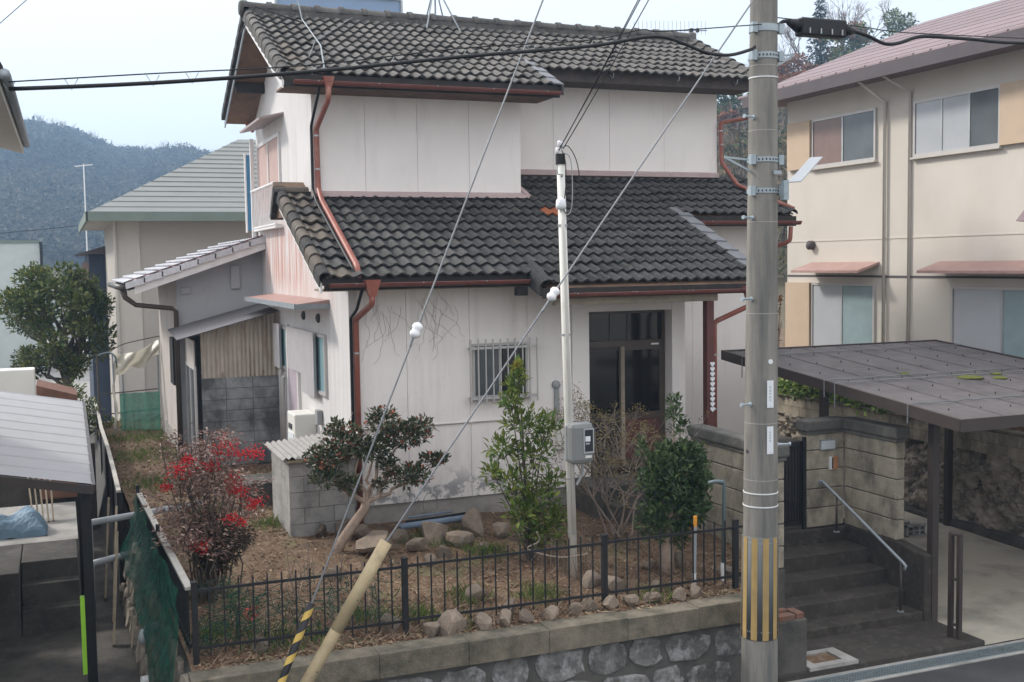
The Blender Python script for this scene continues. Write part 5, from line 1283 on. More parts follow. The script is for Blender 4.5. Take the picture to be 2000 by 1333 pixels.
ls = thing('car_shelter', 'low car shelter with grey ribbed roof and dark posts beside the alley', 'shelter', (-.6, 15.5, -4.8))
def zs(x, y): return -2.46 + (.27 - x) * .20 + (y - 13.7) * .112
part('ribbed_roof', MB().grid(lambda u, v: (-2.6 + 2.87 * u, 13.65 + 4.3 * v, zs(-2.6 + 2.87 * u, 13.65 + 4.3 * v) + .012 * (1 if (int(v * 40) % 4 == 0) else 0)), 1, 160), 'shed_roof', ls)
part('roof_edge', MB().bar((.28, 13.62, zs(.28, 13.62) - .03), (.28, 17.95, zs(.28, 17.95) - .03), .04, .09).bar((-2.6, 13.63, zs(-2.6, 13.63) - .05), (.28, 13.63, zs(.28, 13.63) - .05), .04, .10), 'bronze_alu', ls)
for x, y in ((.19, 13.78), (.19, 17.7), (-2.5, 13.78)):
    p = part('post', MB().box(x - .055, x + .055, y - .055, y + .055, -4.85, zs(x, y) - .06), 'black_iron', ls)
    if x > 0 and y < 14: part('reflective_strip', MB().box(x - .105, x - .056, y - .066, y + .05, -4.68, -3.78), 'lime_strip', p)
gs = thing('garage_steps', 'dark concrete block steps under the car shelter roof', 'steps', (-.3, 16.2, -4.8))
for k, (a, b, y0, z1) in enumerate(((-.62, .10, 15.95, -4.48), (-.62, .10, 16.2, -4.20), (-.62, .10, 16.45, -3.95), (-2.2, -.63, 15.9, -3.95))):
    part('step' if k < 3 else 'block_wall', MB().box(a, b, y0, 17.6, -4.85, z1), 'concrete_dark', gs, bev=.015)
top('garage_slab', MB().box(-4.5, .12, 17.62, 20.5, -4.85, -3.96), 'concrete', kind='structure')
top('blue_tarp', MB().grid(lambda u, v: (-1.25 + .95 * u, 18.0 + .8 * v, -3.955 + .50 * (math.sin(math.pi * u) ** .6) * (math.sin(math.pi * v) ** .5) * (.75 + .25 * math.sin(u * 7 + v * 3)) + .02 * fbm(u * 6, v * 6, 3)), 28, 20), 'tarp_blue', 'crumpled blue tarpaulin heap under the car shelter', 'tarpaulin')
bb = thing('board_stack', 'leaning stack of tan boards under the car shelter', 'boards', (-.3, 19.2, -3.96))
for k in range(5): part('board', MB().bar((-.50 + k * .07, 18.9 + k * .03, -3.97), (-.62 + k * .09, 19.75, -2.95 - .06 * k), .10, .025, (1, 0, 0)), 'plank_old', bb)
top('air_conditioner', MB().box(-1.25, -.42, 20.0, 20.4, -2.55, -1.62), 'appliance', 'boxy cream outdoor unit standing behind the shelter roof', 'unit', bev=.02)
top('brick_shed', MB().prism([(-.42, 20.6, -1.95), (.22, 20.6, -2.15), (.22, 20.6, -3.9), (-.42, 20.6, -3.9)], (0, 1.2, 0)), 'brick_red', 'reddish tin shed end just behind the shelter roof', 'shed')
top('back_block', MB().box(-4, .5, 22, 23, -4.9, -3.2), 'concrete_dark', kind='structure')

# ------------------------------------------------------------------ alley side: plank fence, side rails, net
pf = thing('plank_fence', 'black panel fence with pale top rail running along the alley', 'fence', (.68, 22, -3.7))
ys = [16.9, 19.0, 21.5, 24.0, 26.8, 29.6]
for a, b in zip(ys, ys[1:]):
    xa, xb = .69 + .012 * math.sin(a), .69 + .012 * math.sin(b); zt_ = -3.18
    part('panel', MB().obb((xa, a + .02, -4.15), (.02, 0, 0), (xb - xa, b - a - .04, 0), (0, 0, .93)), 'black_iron', pf)
    part('top_rail', MB().bar((xa, a, zt_), (xb, b, zt_), .06, .045), 'rail_pale', pf)
    part('post', MB().box(xa - .03, xa + .05, a - .03, a + .03, -4.85, zt_ - .01), 'black_iron', pf)
for k, (x, y, zt_) in enumerate(((.52, 15.0, -3.55), (.56, 16.0, -3.4), (.50, 17.2, -3.5))):
    part('leaning_plank', MB().bar((x - .05, y, -4.8), (x + .08, y + .9, zt_), .11, .03, (1, 0, 0)), 'plank_old', pf)
for k, (p, q) in enumerate((((.30, 16.4, -3.48), (1.9, 16.5, -3.36)), ((.30, 16.2, -4.0), (.75, 16.3, -3.95)))):
    top('drain_pipe', MB().tube([(p[0] - .04, p[1], -4.8), (p[0] - .04, p[1], p[2] - .08), (p[0], p[1], p[2]), q], .045, 10), 'pvc_grey', ('long grey plastic pipe crossing from the alley into the garden', 'short grey plastic pipe elbow low on the alley wall')[k], 'pipe', smooth=True)
el = top('wall_outlet', MB().tube([(1.15, 13.0, -3.98), (.80, 12.9, -3.98), (.72, 12.88, -4.02), (.70, 12.87, -4.12)], .055, 12), 'pvc_grey', 'grey plastic elbow poking out through the green net', 'pipe', smooth=True)
top('wall_drain', MB().lathe((.80, 12.9, -4.55), [(.045, 0), (.045, .13), (.036, .13), (.036, .02)], 12, (-1, -.2, 0)), 'pvc_white', 'white drain stub sticking out of the side stone wall', 'pipe', smooth=True)

sf = thing('side_fence', 'black rail fence with grey top board above the green net', 'fence', (.98, 13.5, -3.8))
part('top_board', MB().bar((1.04, 11.0, -3.06), (.915, 16.2, -3.10), .07, .03), 'rail_pale', sf)
part('lower_rail', MB().bar((1.04, 11.0, -3.62), (.915, 16.2, -3.62), .025, .035), 'black_iron', sf)
for y in (13.6, 16.2): part('post', MB().box(1.02 - .0235 * (y - 11) - .022, 1.02 - .0235 * (y - 11) + .022, y - .022, y + .022, -3.84, -2.98), 'black_iron', sf)
for i in range(38):
    y = 11.1 + i * .133; x = 1.04 - .024 * (y - 11)
    part('bar', MB().box(x - .007, x + .007, y - .007, y + .007, -3.72, -3.075), 'black_iron', sf)
def _net(u, v):
    y = 11.0 + 5.0 * u; x0 = 1.0 - .024 * (y - 11)
    drop = .62 + .75 * (1 - u) ** 1.6 + .12 * math.sin(u * 9)
    z = -3.05 - drop * v
    x = x0 - .06 - .02 * math.sin(u * 24 + v * 3) - .34 * max(0, v - .45) ** .9 * (1 if drop > .7 else .5) - .015 * math.sin(v * 17 + u * 5)
    return (x, y + .05 * math.sin(v * 6 + u * 11), z)
top('green_net', MB().grid(_net, 70, 24), 'net_green', 'green plastic garden net hung over the side fence and stone wall', 'net', smooth=True)
mb = MB(); rng = random.Random(19)
for i in range(150):
    x = 1.1 + rng.random() ** 1.5 * 1.9; z = -3.7 + rng.random() * .55; pts = [V((x, 10.99 + rng.random() * .25, z))]
    for k in range(6): pts.append(pts[-1] + V((rng.gauss(.03, .06), rng.gauss(0, .02), rng.gauss(-.01, .06))))
    mb.tube(pts, .0035, 3, False)
top('net_strands', mb, 'net_green', 'torn green net strands tangled on the front fence', 'net', kind='stuff', fix=False)

# front fence
ff = thing('front_fence', 'low black iron bar fence along the front of the garden', 'fence', (4.1, 10.95, -3.8))
YFN = 10.95
for x in (1.08, 3.16, 5.43, 7.11):
    p = part('post', MB().box(x - .028, x + .028, YFN - .028, YFN + .028, -3.85, -3.0), 'black_iron', ff)
    part('post_cap', MB().box(x - .032, x + .032, YFN - .032, YFN + .032, -3.0, -2.985), 'black_iron', p)
for a, b in ((1.08, 3.16), (3.16, 5.43), (5.43, 7.11), (7.11, 7.52)):
    part('rail', MB().bar((a + .028, YFN, -3.075), (b - .028, YFN, -3.08), .020, .026), 'black_iron', ff)
    part('rail', MB().bar((a + .028, YFN, -3.635), (b - .028, YFN, -3.645), .020, .026), 'black_iron', ff)
    n = int(round((b - a) / .139))
    for i in range(1, n):
        x = a + (b - a) * i / n
        part('bar', MB().box(x - .007, x + .007, YFN - .007, YFN + .007, -3.715, -2.985), 'black_iron', ff)

# ------------------------------------------------------------------ poles, guys and cables
up = thing('utility_pole', 'thick grey concrete utility pole with yellow striped guard before the stairs', 'utility pole', (6.80, 10.02, -4.8))
PB = V((6.80, 10.02, -4.85)); PT = V((6.885, 10.03, 5.2))
def pp_(z): t = (z - PB.z) / (PT.z - PB.z); return PB.lerp(PT, t)
def pr_(z): return .196 - (z + 4.85) * .0066 * 1.15
part('shaft', MB().tube([pp_(-4.85 + 10.05 * i / 30) for i in range(31)], [pr_(-4.85 + 10.05 * i / 30) for i in range(31)], 40), 'pole_concrete', up, smooth=True)
# seams of the concrete mould
for z in (-3.15, -2.32, -1.72, -.57, .38, 1.32, 1.98):
    part('seam', MB().cyl(pp_(z - .004), pp_(z + .004), pr_(z) + .0012, n=40), 'joint_dark', up)
for z in (-2.46, -2.60, -2.98, -3.93, 1.86):
    part('wire_wrap', MB().cyl(pp_(z - .006), pp_(z + .006), pr_(z) + .006, n=40), 'galv_band' if z in (-2.98, -3.93) else 'pvc_white', up)
z0, z1 = -4.02, -2.92
sg = part('guard_sheet', MB().tube([pp_(z0), pp_(z1)], [pr_(z0) + .006, pr_(z1) + .006], 48), 'stripe_dark', up, smooth=True)
ns = 10
for i in range(ns):
    a0 = 2 * math.pi * i / ns; m = MB()
    def _st(u, v):
        z = z0 + .006 + (z1 - z0 - .012) * v; a = a0 + .5 + 2 * math.pi / ns * u * .54; r = pr_(z) + .0095; c = pp_(z)
        return (c.x + r * math.cos(a), c.y + r * math.sin(a), z)
    m.grid(_st, 4, 2); part('yellow_stripe', m, 'stripe_yellow', sg, smooth=True)
for z, h in ((2.36, .07), (2.14 - .06, .06), (1.02, .05), (.70, .05)):
    b_ = part('steel_band', MB().tube([pp_(z - h / 2), pp_(z + h / 2)], [pr_(z) + .009, pr_(z) + .009], 40), 'galv_band', up)
    c = pp_(z); r = pr_(z)
    for i in range(14):
        a = math.pi + math.pi * i / 13; d = V((math.cos(a), math.sin(a), 0)); s_ = V((-d.y, d.x, 0))
        if h < .07: part('band_slot', MB().obb(c + d * (r + .007) - s_ * .008 + V((0, 0, -.010)), s_ * .016, d * .005, (0, 0, .020)), 'ink', b_)
    part('band_clamp', MB().box(c.x - r - .05, c.x - r + .01, c.y - .09, c.y - .04, z - .05, z + .05).box(c.x + r - .01, c.x + r + .05, c.y - .09, c.y - .04, z - .05, z + .05), 'galv_band', b_)
for z, side in ((1.45, -1), (.42, -1), (-.42, -1), (-1.52, -1), (-1.97, 1)):
    c = pp_(z); r = pr_(z); d = V((side * .96, -.28, .02))
    part('step_bolt', MB().tube([c + d * (r - .01), c + d * (r + .13)], .011, 8).tube([c + d * (r + .13), c + d * (r + .15)], .021, 8).tube([c + d * (r - .004), c + d * (r + .012)], .024, 8), 'galv_band', up)
def plate(z0, z1, marks):
    z = (z0 + z1) / 2; c = pp_(z); a = math.radians(-93); d = V((math.cos(a), math.sin(a), 0)); s_ = V((-d.y, d.x, 0)); r = pr_(z) + .006
    o = c + d * r; o.z = z0
    p = part('number_plate', MB().obb(o - s_ * .038, s_ * .076, d * .006, (0, 0, z1 - z0)), 'plate_white', up, bev=.002)
    k = MB()
    for dz, n in marks:
        q = o + d * .0061 + V((0, 0, dz))
        for j in range(n): k.obb(q - s_ * .013 + V((0, 0, -.006 * j)), s_ * (.026 if j % 2 else .018), d * .001, (0, 0, .0028))
        k.obb(q - s_ * .004 + V((0, 0, -.02)), s_ * .003, d * .001, (0, 0, .022))
    k.obb(o + d * .0061 - s_ * .005 + V((0, 0, .012)), s_ * .01, d * .001, (0, 0, .01)); k.obb(o + d * .0061 - s_ * .003 + V((0, 0, z1 - z0 - .016)), s_ * .006, d * .001, (0, 0, .006))
    part('plate_marks', k, 'ink_grey', p, kind='stuff')
plate(-1.55, -1.265, ((.225, 4), (.190, 4), (.155, 3), (.120, 4), (.085, 2)))
plate(-2.035, -1.745, ((.235, 3), (.205, 3), (.175, 3), (.145, 3)))
c = pp_(-1.07); a = math.radians(-91); d = V((math.cos(a), math.sin(a), 0))
part('round_disc', MB().lathe(c + d * (pr_(-1.07) - .002), [(.026, 0), (.026, .008)], 18, d), 'plate_white', up)
c = pp_(-2.02); a = math.radians(-177); d = V((math.cos(a), math.sin(a), 0))
part('bolt_hole', MB().lathe(c + d * (pr_(-2.02) - .004), [(.022, 0), (.022, .006)], 14, d), 'ink', up)
# braces
for z, s_ in ((1.02, -1), (2.10, 1)):
    c = pp_(z); r = pr_(z)
    part('brace', MB().bar((c.x + s_ * (r - .01), c.y, z), (c.x + s_ * (r + .28), c.y + .05, z + .03), .012, .02).bar((c.x + s_ * (r - .01), c.y, z - .12), (c.x + s_ * (r + .26), c.y + .05, z + .02), .012, .02), 'galv_band', up)
sl = thing('street_light', 'small tilted flat LED street light clamped to the utility pole', 'street light', (7.02, 9.86, .75))
part('bracket', MB().box(6.955, 7.015, 9.80, 9.87, .60, .80), 'galv_band', sl)
ha = V((7.0, 9.80, .78)); hb_ = V((7.20, 9.70, 1.03)); dd = (hb_ - ha).normalized(); ss = V((.30, -.30, .0)).normalized() * .13; nn = dd.cross(ss).normalized() * .022
hd = part('lamp_head', MB().obb(ha, ss, hb_ - ha, nn), 'plate_white', sl, bev=.006)
part('lens', MB().obb(ha + (hb_ - ha) * .45 + ss * .15 - nn * .06, ss * .7, (hb_ - ha) * .38, nn * .05) if nn.z > 0 else MB().obb(ha + (hb_ - ha) * .45 + ss * .15 + nn * 1.01, ss * .7, (hb_ - ha) * .38, nn * .06), 'lamp_glass', hd)
part('bracket_tag', MB().box(6.86, 6.95, 9.835, 9.85, .865, .90), 'galv_band', sl)

def sag(a, b, s, n=16):
    a, b = V(a), V(b); return [a.lerp(b, i / n) - V((0, 0, s * 4 * (i / n) * (1 - i / n))) for i in range(n + 1)]
# guy wires
def egg(c, d, r):
    d = d.normalized(); m = MB(); m.lathe(c - d * r * 1.45, [(.2 * r, 0), (.8 * r, r * .35), (r, r * .85), (.78 * r, r * 1.3), (.78 * r, r * 1.6), (r, r * 2.05), (.8 * r, r * 2.55), (.2 * r, r * 2.9)], 16, d); return m
g1a, g1b = V((5.30, 9.95, 4.70)), V((1.37, 9.55, -4.2))
g1 = thing('guy_wire', 'steel guy wire ending in a black and yellow spiral guard', 'guy wire', g1b)
ci = g1a.lerp(g1b, .595)
part('upper_strand', MB().tube([g1a, ci], .0085, 6), 'wire_grey', g1); part('lower_strand', MB().tube([ci, g1b], .0085, 6), 'wire_grey', g1)
part('insulator', egg(ci, g1b - g1a, .052), 'porcelain', g1, smooth=True)
for s_ in (-1, 1):
    t_ = (g1a - g1b).normalized(); part('grip', MB().tube([ci + t_ * s_ * .04 + V((.012 * s_, 0, 0)), ci + t_ * s_ * .16], .012, 6), 'wire_grey', g1)
gt0 = g1a.lerp(g1b, .857); t_ = (g1b - gt0); L_ = t_.length
gsd = part('spiral_guard', MB().tube([gt0, g1b], .031, 14), 'guard_black', g1, smooth=True)
tn = t_.normalized(); sa = tn.cross(V((0, 1, 0))).normalized(); sb = tn.cross(sa)
nturn = int(L_ / .19)
def _sp(u, v):
    w = v * nturn * 2 * math.pi; h = (v * nturn + u * .42) / nturn * L_; h = min(max(h, .0), L_)
    return gt0 + tn * h + (sa * math.cos(w) + sb * math.sin(w)) * .0325
part('yellow_spiral', MB().grid(_sp, 3, nturn * 16), 'guard_yellow', gsd, smooth=True)
g2a, g2b = V((6.62, 9.86, 2.60)), V((1.50, 9.60, -4.2))
g2 = thing('braced_guy_wire', 'steel guy wire running into a cream plastic tube guard', 'guy wire', g2b)
ci = V((4.26, 9.60, -.30)); gt0 = V((2.60, 9.60, -2.47))
part('upper_strand', MB().tube([g2a, ci], .0085, 6), 'wire_grey', g2); part('lower_strand', MB().tube([ci, gt0, g2b], .0085, 6), 'wire_grey', g2)
part('insulator', egg(ci, g2b - g2a, .05), 'porcelain', g2, smooth=True)
tn = (g2b - g2a).normalized(); part('grip', MB().tube([ci + tn * .05, ci + tn * .2], .012, 6), 'wire_grey', g2)
gtb = part('tube_guard', MB().tube([gt0, g2b], .055, 20), 'guard_cream', g2, smooth=True)
part('upper_sleeve', MB().tube([gt0 - (g2b - gt0).normalized() * .015, gt0.lerp(g2b, .42)], .057, 20), 'guard_cream', gtb, smooth=True)
for q in (.28, .62): 
    c = gt0.lerp(g2b, q); part('rivet', MB().lathe(c + V((.03, -.050, .02)), [(.009, 0), (.006, .006)], 8, (0, -1, .2)), 'ink', gtb)
# telephone cable with messenger
pts = [V(p) for p in ((-.30, 9.75, 1.41), (.78, 9.72, 1.50), (2.08, 9.7, 1.65), (3.43, 9.7, 1.845), (4.70, 9.7, 2.01), (5.25, 9.7, 2.12), (5.50, 9.7, 2.14), (5.72, 9.72, 2.10), (6.0, 9.75, 2.03), (6.3, 9.8, 2.03), (6.62, 9.9, 2.12), (6.70, 9.95, 2.16))]
def smoothp(p, n=4):
    out = []
    for i in range(len(p) - 1):
        a, b, c, d = p[max(i - 1, 0)], p[i], p[i + 1], p[min(i + 2, len(p) - 1)]
        for k in range(n):
            t = k / n; out.append(.5 * ((2 * b) + (c - a) * t + (2 * a - 5 * b + 4 * c - d) * t * t + (-a + 3 * b - 3 * c + d) * t ** 3))
    out.append(p[-1]); return out
tc = thing('telephone_cable', 'thick black cable strung from the left eave across the roof to the utility pole', 'cable', (2.5, 9.7, 1.6))
part('cable', MB().tube(smoothp(pts), .017, 8), 'cable_black', tc, smooth=True)
mw = [p + V((0, 0, .055 + .02 * (i % 2))) for i, p in enumerate(pts[:7])] + [V((6.75, 9.9, 2.38))]
part('messenger_wire', MB().tube(smoothp(mw), .006, 6), 'cable_black', tc)
for i in range(12):
    p = pts[0].lerp(pts[4], i / 11.5); q = [a for a in smoothp(pts) if a.x >= p.x][0]
    part('hanger', MB().tube([q + V((-.05, 0, .06)), q + V((0, 0, -.025)), q + V((.05, 0, .065))], .004, 5), 'steel_grey', tc)
cc = thing('cable_closure', 'black ribbed splice closure box on the cable right of the utility pole', 'splice box', (7.55, 10, 2.3))
part('body', MB().box(7.27, 7.84, 9.93, 10.07, 2.315, 2.50), 'cable_black', cc, bev=.02)
part('end_cone', MB().tube([(7.27, 10, 2.42), (7.14, 10, 2.45)], [.075, .03], 12), 'cable_black', cc, smooth=True)
part('end_cone', MB().tube([(7.84, 10, 2.41), (7.98, 10, 2.40)], [.075, .03], 12), 'cable_black', cc, smooth=True)
for x in (7.36, 7.50, 7.64, 7.77): part('latch', MB().box(x - .006, x + .006, 9.915, 9.929, 2.335, 2.39), 'steel_grey', cc)
rp = [V(p) for p in ((6.95, 9.98, 2.33), (7.05, 10, 2.43), (7.2, 10, 2.455), (7.9, 10, 2.41), (8.15, 10, 2.37), (8.33, 10, 2.31), (8.45, 10, 2.295), (8.6, 10, 2.32), (8.8, 10, 2.385), (9.0, 10, 2.41), (9.6, 10, 2.415), (10.5, 10, 2.42), (14, 10, 2.6), (20, 10, 3.2))]
rc = top('branch_cable', MB().tube(smoothp(rp), .020, 8), 'cable_black', 'black cable swinging right from the splice box past the red roof', 'cable', smooth=True)
top('branch_messenger', MB().tube(smoothp([V((6.95, 9.98, 2.48)), V((8, 10, 2.46)), V((9.2, 10, 2.44)), V((14, 10, 2.63)), V((20, 10, 3.25))]), .006, 5), 'cable_black', 'thin wire carrying the splice box right of the utility pole', 'cable')
# far thin wires
for k, (a, b) in enumerate((((-6, 24, -.2), (4, 24, 9.5)), ((-20, 130, 2.0), (60, 120, 3.0)), ((-20, 95, -1.0), (40, 100, 1.2)), ((-10, 75, 1.6), (40, 70, 8)))):
    top('overhead_wire', MB().tube(sag(a, b, .6 if k else .1), (.008, .03, .03, .025)[k], 4), 'cable_black', 'thin overhead wire crossing before the far hill', 'cable', 'far overhead wires')
fp = thing('far_aerial', 'small white television aerial in front of the far hill', 'antenna', (.45, 50, -2))
part('mast', MB().cyl((1.15, 50, -2), (1.15, 50, 4.3), .03, n=6), 'pvc_white', fp)
part('boom', MB().bar((.8, 50, 4.2), (1.5, 50, 4.28), .04, .04), 'pvc_white', fp)
# service pole
vp = thing('service_pole', 'slender cream steel service pole with cable fittings and meter in the garden', 'pole', (5.54, 12.0, -3.8))
SB, STp = V((5.545, 12.0, -3.85)), V((5.435, 12.0, 1.22))
part('shaft', MB().tube([SB, SB.lerp(STp, .5), STp], [.052, .050, .046], 18), 'pole_cream', vp, smooth=True)
part('top_cap', MB().tube([STp - V((0, 0, .10)), STp + V((0, 0, .02))], .056, 16), 'cable_black', vp)
for z in (-3.2, -2.55, -.85, .42):
    p = SB.lerp(STp, (z + 3.85) / 5.07); part('band', MB().cyl(p - V((0, 0, .012)), p + V((0, 0, .012)), .056, n=16), 'steel_grey', vp)
for z in (.98, .70):
    p = SB.lerp(STp, (z + 3.85) / 5.07); part('bolt_hole', MB().lathe(p + V((-.012, -.047, 0)), [(.010, 0), (.010, .005)], 10, (0, -1, 0)), 'ink', vp)
for dx, dz in ((-.045, .02), (-.02, .10), (.02, .085)):
    part('pin_insulator', MB().lathe(STp + V((dx, -.02, dz)), [(.012, 0), (.026, .02), (.02, .04), (.026, .055), (.012, .07)], 12, (0, 0, 1)), 'porcelain', vp, smooth=True)
part('hook', MB().tube([(5.44, 11.94, 1.0), (5.37, 11.93, 1.0), (5.36, 11.93, 1.05), (5.365, 11.93, 1.10)], .009, 6), 'steel_grey', vp)
wc = part('weather_head', MB().lathe((5.405, 11.93, .60), [(.055, 0), (.062, .04), (.055, .11), (.02, .135)], 16), 'plate_white', vp, smooth=True)
part('conduit', MB().tube([(5.41, 11.93, .62), (5.43, 11.925, .4), (5.52, 11.925, -3.2)], .021, 10), 'pole_cream', vp, smooth=True)
for k, p in enumerate(([(5.44, 11.98, 1.30), (5.52, 11.97, 1.33), (5.62, 11.97, 1.18), (5.66, 11.96, .95), (5.65, 11.95, .72), (5.60, 11.94, .58), (5.5, 11.93, .53), (5.43, 11.92, .60)], [(5.45, 11.97, 1.25), (5.53, 11.97, 1.22), (5.56, 11.96, 1.08), (5.56, 11.95, .75), (5.53, 11.94, .58), (5.47, 11.92, .54), (5.42, 11.92, .60)], [(5.43, 11.95, 1.28), (5.47, 11.94, 1.15), (5.47, 11.93, .9), (5.43, 11.92, .62)])):
    part('drop_wire', MB().tube(smoothp([V(q) for q in p], 3), .006, 5), 'cable_black' if k != 1 else 'ink_grey', vp, smooth=True)
for k, (p, q) in enumerate((((5.40, 11.97, 1.27), (5.93, 9.2, 4.1)), ((5.42, 11.97, 1.31), (6.03, 9.2, 4.2)), ((5.46, 11.97, 1.30), (6.12, 9.2, 4.1)))):
    top('drop_cable', MB().tube(sag(p, q, .05), .006, 5), 'cable_black', 'thin black service wire rising from the top of the cream pole', 'cable', 'service wires above the cream pole')
em = thing('electric_meter', 'grey rounded electricity meter box fixed to the cream service pole', 'meter', (5.58, 11.85, -2.37))
part('housing', MB().box(5.43, 5.735, 11.78, 11.95, -2.36, -1.87), 'meter_grey', em, bev=.06)
part('back_box', MB().box(5.415, 5.70, 11.90, 11.955, -2.33, -1.90), 'grey_plastic', em, bev=.02)
part('window', MB().box(5.60, 5.705, 11.772, 11.782, -2.21, -1.955), 'meter_glass', em)
part('window_trim', MB().box(5.585, 5.60, 11.768, 11.785, -2.23, -1.94).box(5.705, 5.72, 11.768, 11.785, -2.23, -1.94).box(5.60, 5.705, 11.768, 11.785, -1.955, -1.94).box(5.60, 5.705, 11.768, 11.785, -2.23, -2.21), 'ink_grey', em)
part('dial', MB().box(5.608, 5.672, 11.769, 11.7715, -2.09, -2.03), 'plate_white', em)
part('dial_mark', MB().box(5.612, 5.660, 11.7675, 11.769, -2.125, -2.105), 'ink_grey', em)
part('type_plate', MB().box(5.61, 5.69, 11.776, 11.7805, -2.285, -2.255), 'pole_cream', em)
part('lead_out', MB().tube([(5.62, 11.88, -2.36), (5.62, 11.90, -2.5), (5.56, 11.92, -2.62)], .018, 8), 'grey_plastic', em)
# stand pipes and canes in the garden
t = thing('stand_pipe', 'grey stand pipe with elbow and white foot near the stair wall', 'pipe', (7.08, 11.2, -3.78))
part('riser', MB().tube([(7.10, 11.2, -3.80), (7.12, 11.2, -2.62), (7.10, 11.2, -2.59), (7.0, 11.2, -2.58), (6.94, 11.25, -2.60)], .024, 10), 'pvc_teal', t, smooth=True)
part('white_foot', MB().cyl((7.10, 11.2, -3.80), (7.103, 11.2, -3.55), .027, n=12), 'pvc_white', t)
t = thing('marker_pipe', 'short grey garden pipe with orange tape and white foot', 'pipe', (6.62, 11.05, -3.78))
part('tube', MB().cyl((6.62, 11.05, -3.80), (6.64, 11.05, -2.93), .021, n=12), 'pvc_grey', t)
part('tape', MB().cyl((6.638, 11.05, -3.04), (6.6405, 11.05, -2.92), .0225, n=12), 'orange_tape', t)
part('white_foot', MB().cyl((6.62, 11.05, -3.80), (6.624, 11.05, -3.58), .0235, n=12), 'pvc_white', t)
for k, (p, q, r, m_) in enumerate((((4.10, 14.38, -3.50), (5.15, 14.52, -3.50), .045, 'pvc_blue'), ((4.25, 14.62, -3.50), (5.3, 14.68, -3.47), .02, 'cable_black'), ((4.3, 14.70, -3.46), (4.95, 14.75, -3.45), .015, 'pvc_blue'))):
    top('loose_pipe', MB().tube([p, q], r, 12), m_, ('fat pale blue plastic pipe lying behind the garden stones', 'thin black rod lying against the house foundation', 'thin blue plastic pipe lying against the house foundation')[k], 'pipe', smooth=True)
top('wire_loop', MB().tube([(4.55 + .10 * math.cos(a * .5), 14.45, -3.25 + .16 * math.sin(a * .5)) for a in range(14)], .005, 5), 'wire_grey', 'loop of pale wire standing by the blue pipe', 'wire')

# ------------------------------------------------------------------ garden stones
ROCKS = [(3.10, 14.73, .11), (3.38, 14.63, .15), (3.65, 13.80, .23), (3.60, 14.42, .14), (4.02, 14.15, .12), (4.13, 13.65, .13), (4.45, 13.95, .21), (4.70, 13.70, .15), (5.10, 14.13, .17), (5.37, 13.94, .14), (4.37, 13.30, .10), (4.13, 13.17, .09),
         (2.87, 12.87, .10), (4.18, 11.64, .14), (4.36, 11.12, .12), (3.05, 11.13, .15), (3.40, 10.86, .11), (3.64, 10.86, .16), (3.98, 10.84, .11), (4.22, 10.86, .11), (4.46, 10.85, .12), (4.72, 10.86, .13), (5.02, 10.86, .10), (5.25, 10.92, .09),
         (5.65, 11.67, .12), (5.80, 11.45, .12), (6.53, 11.93, .10), (6.30, 10.86, .11), (6.55, 10.87, .11), (1.72, 11.12, .11), (5.72, 10.88, .10), (7.22, 11.30, .12), (6.22, 11.22, .10), (5.45, 10.86, .10), (5.98, 10.87, .10),
         (4.9, 13.35, .08), (5.55, 13.55, .11), (2.2, 16.9, .10), (6.9, 12.0, .12), (7.4, 11.15, .10)]
rng = random.Random(52)
for k, (x, y, r) in enumerate(ROCKS):
    r *= 1.22 if y < 11.4 else 1.3
    m = MB(); z = gz(x, y); m.rock((x, y, z + r * .42), r, rng, .8 if k not in (6, 8) else 1.15)
    row = 'angular brown garden stone set along the front fence' if y < 11.4 else ('angular brown garden stone in the rough row before the foundation' if y > 13 and x > 3 else 'angular brown garden stone lying loose among the shrubs')
    top('garden_stone', m, 'garden_rock', row, 'stone', 'stones along the front fence' if y < 11.4 else ('stones in the row before the foundation' if y > 13 and x > 3 else 'loose stones among the shrubs'))

# ------------------------------------------------------------------ plants
def pads_leaves(mb, pads, n, L, W, rng, up=.5, out=.7, shell=.55):
    tot = sum(p[6] for p in pads)
    for cx, cy, cz_, rx, ry, rz, wt in pads:
        for i in range(int(n * wt / tot)):
            d = V((rng.gauss(0, 1), rng.gauss(0, 1), rng.gauss(0, 1))).normalized(); q = rng.random() ** shell
            c = V((cx + d.x * rx * q, cy + d.y * ry * q, cz_ + d.z * rz * q))
            dr = d * out + V((rng.gauss(0, .5), rng.gauss(0, .5), rng.gauss(up, .4)))
            s = rng.choice((rng.uniform(.45, .8), rng.uniform(.8, 1.35)))
            mb.leaf(c, dr, V((rng.gauss(0, .5), rng.gauss(0, .5), 1)) + d * .4, L * s, W * s)

def limb(mb, a, b, r0, r1, rng, wob=.06, n=5):
    a, b = V(a), V(b); L = (b - a).length
    pts = [a.lerp(b, i / n) + (V((rng.gauss(0, 1), rng.gauss(0, 1), rng.gauss(0, .5))) * wob * L if 0 < i < n else V((0, 0, 0))) for i in range(n + 1)]
    mb.tube(pts, [r0 + (r1 - r0) * i / n for i in range(n + 1)], 7, False); return pts

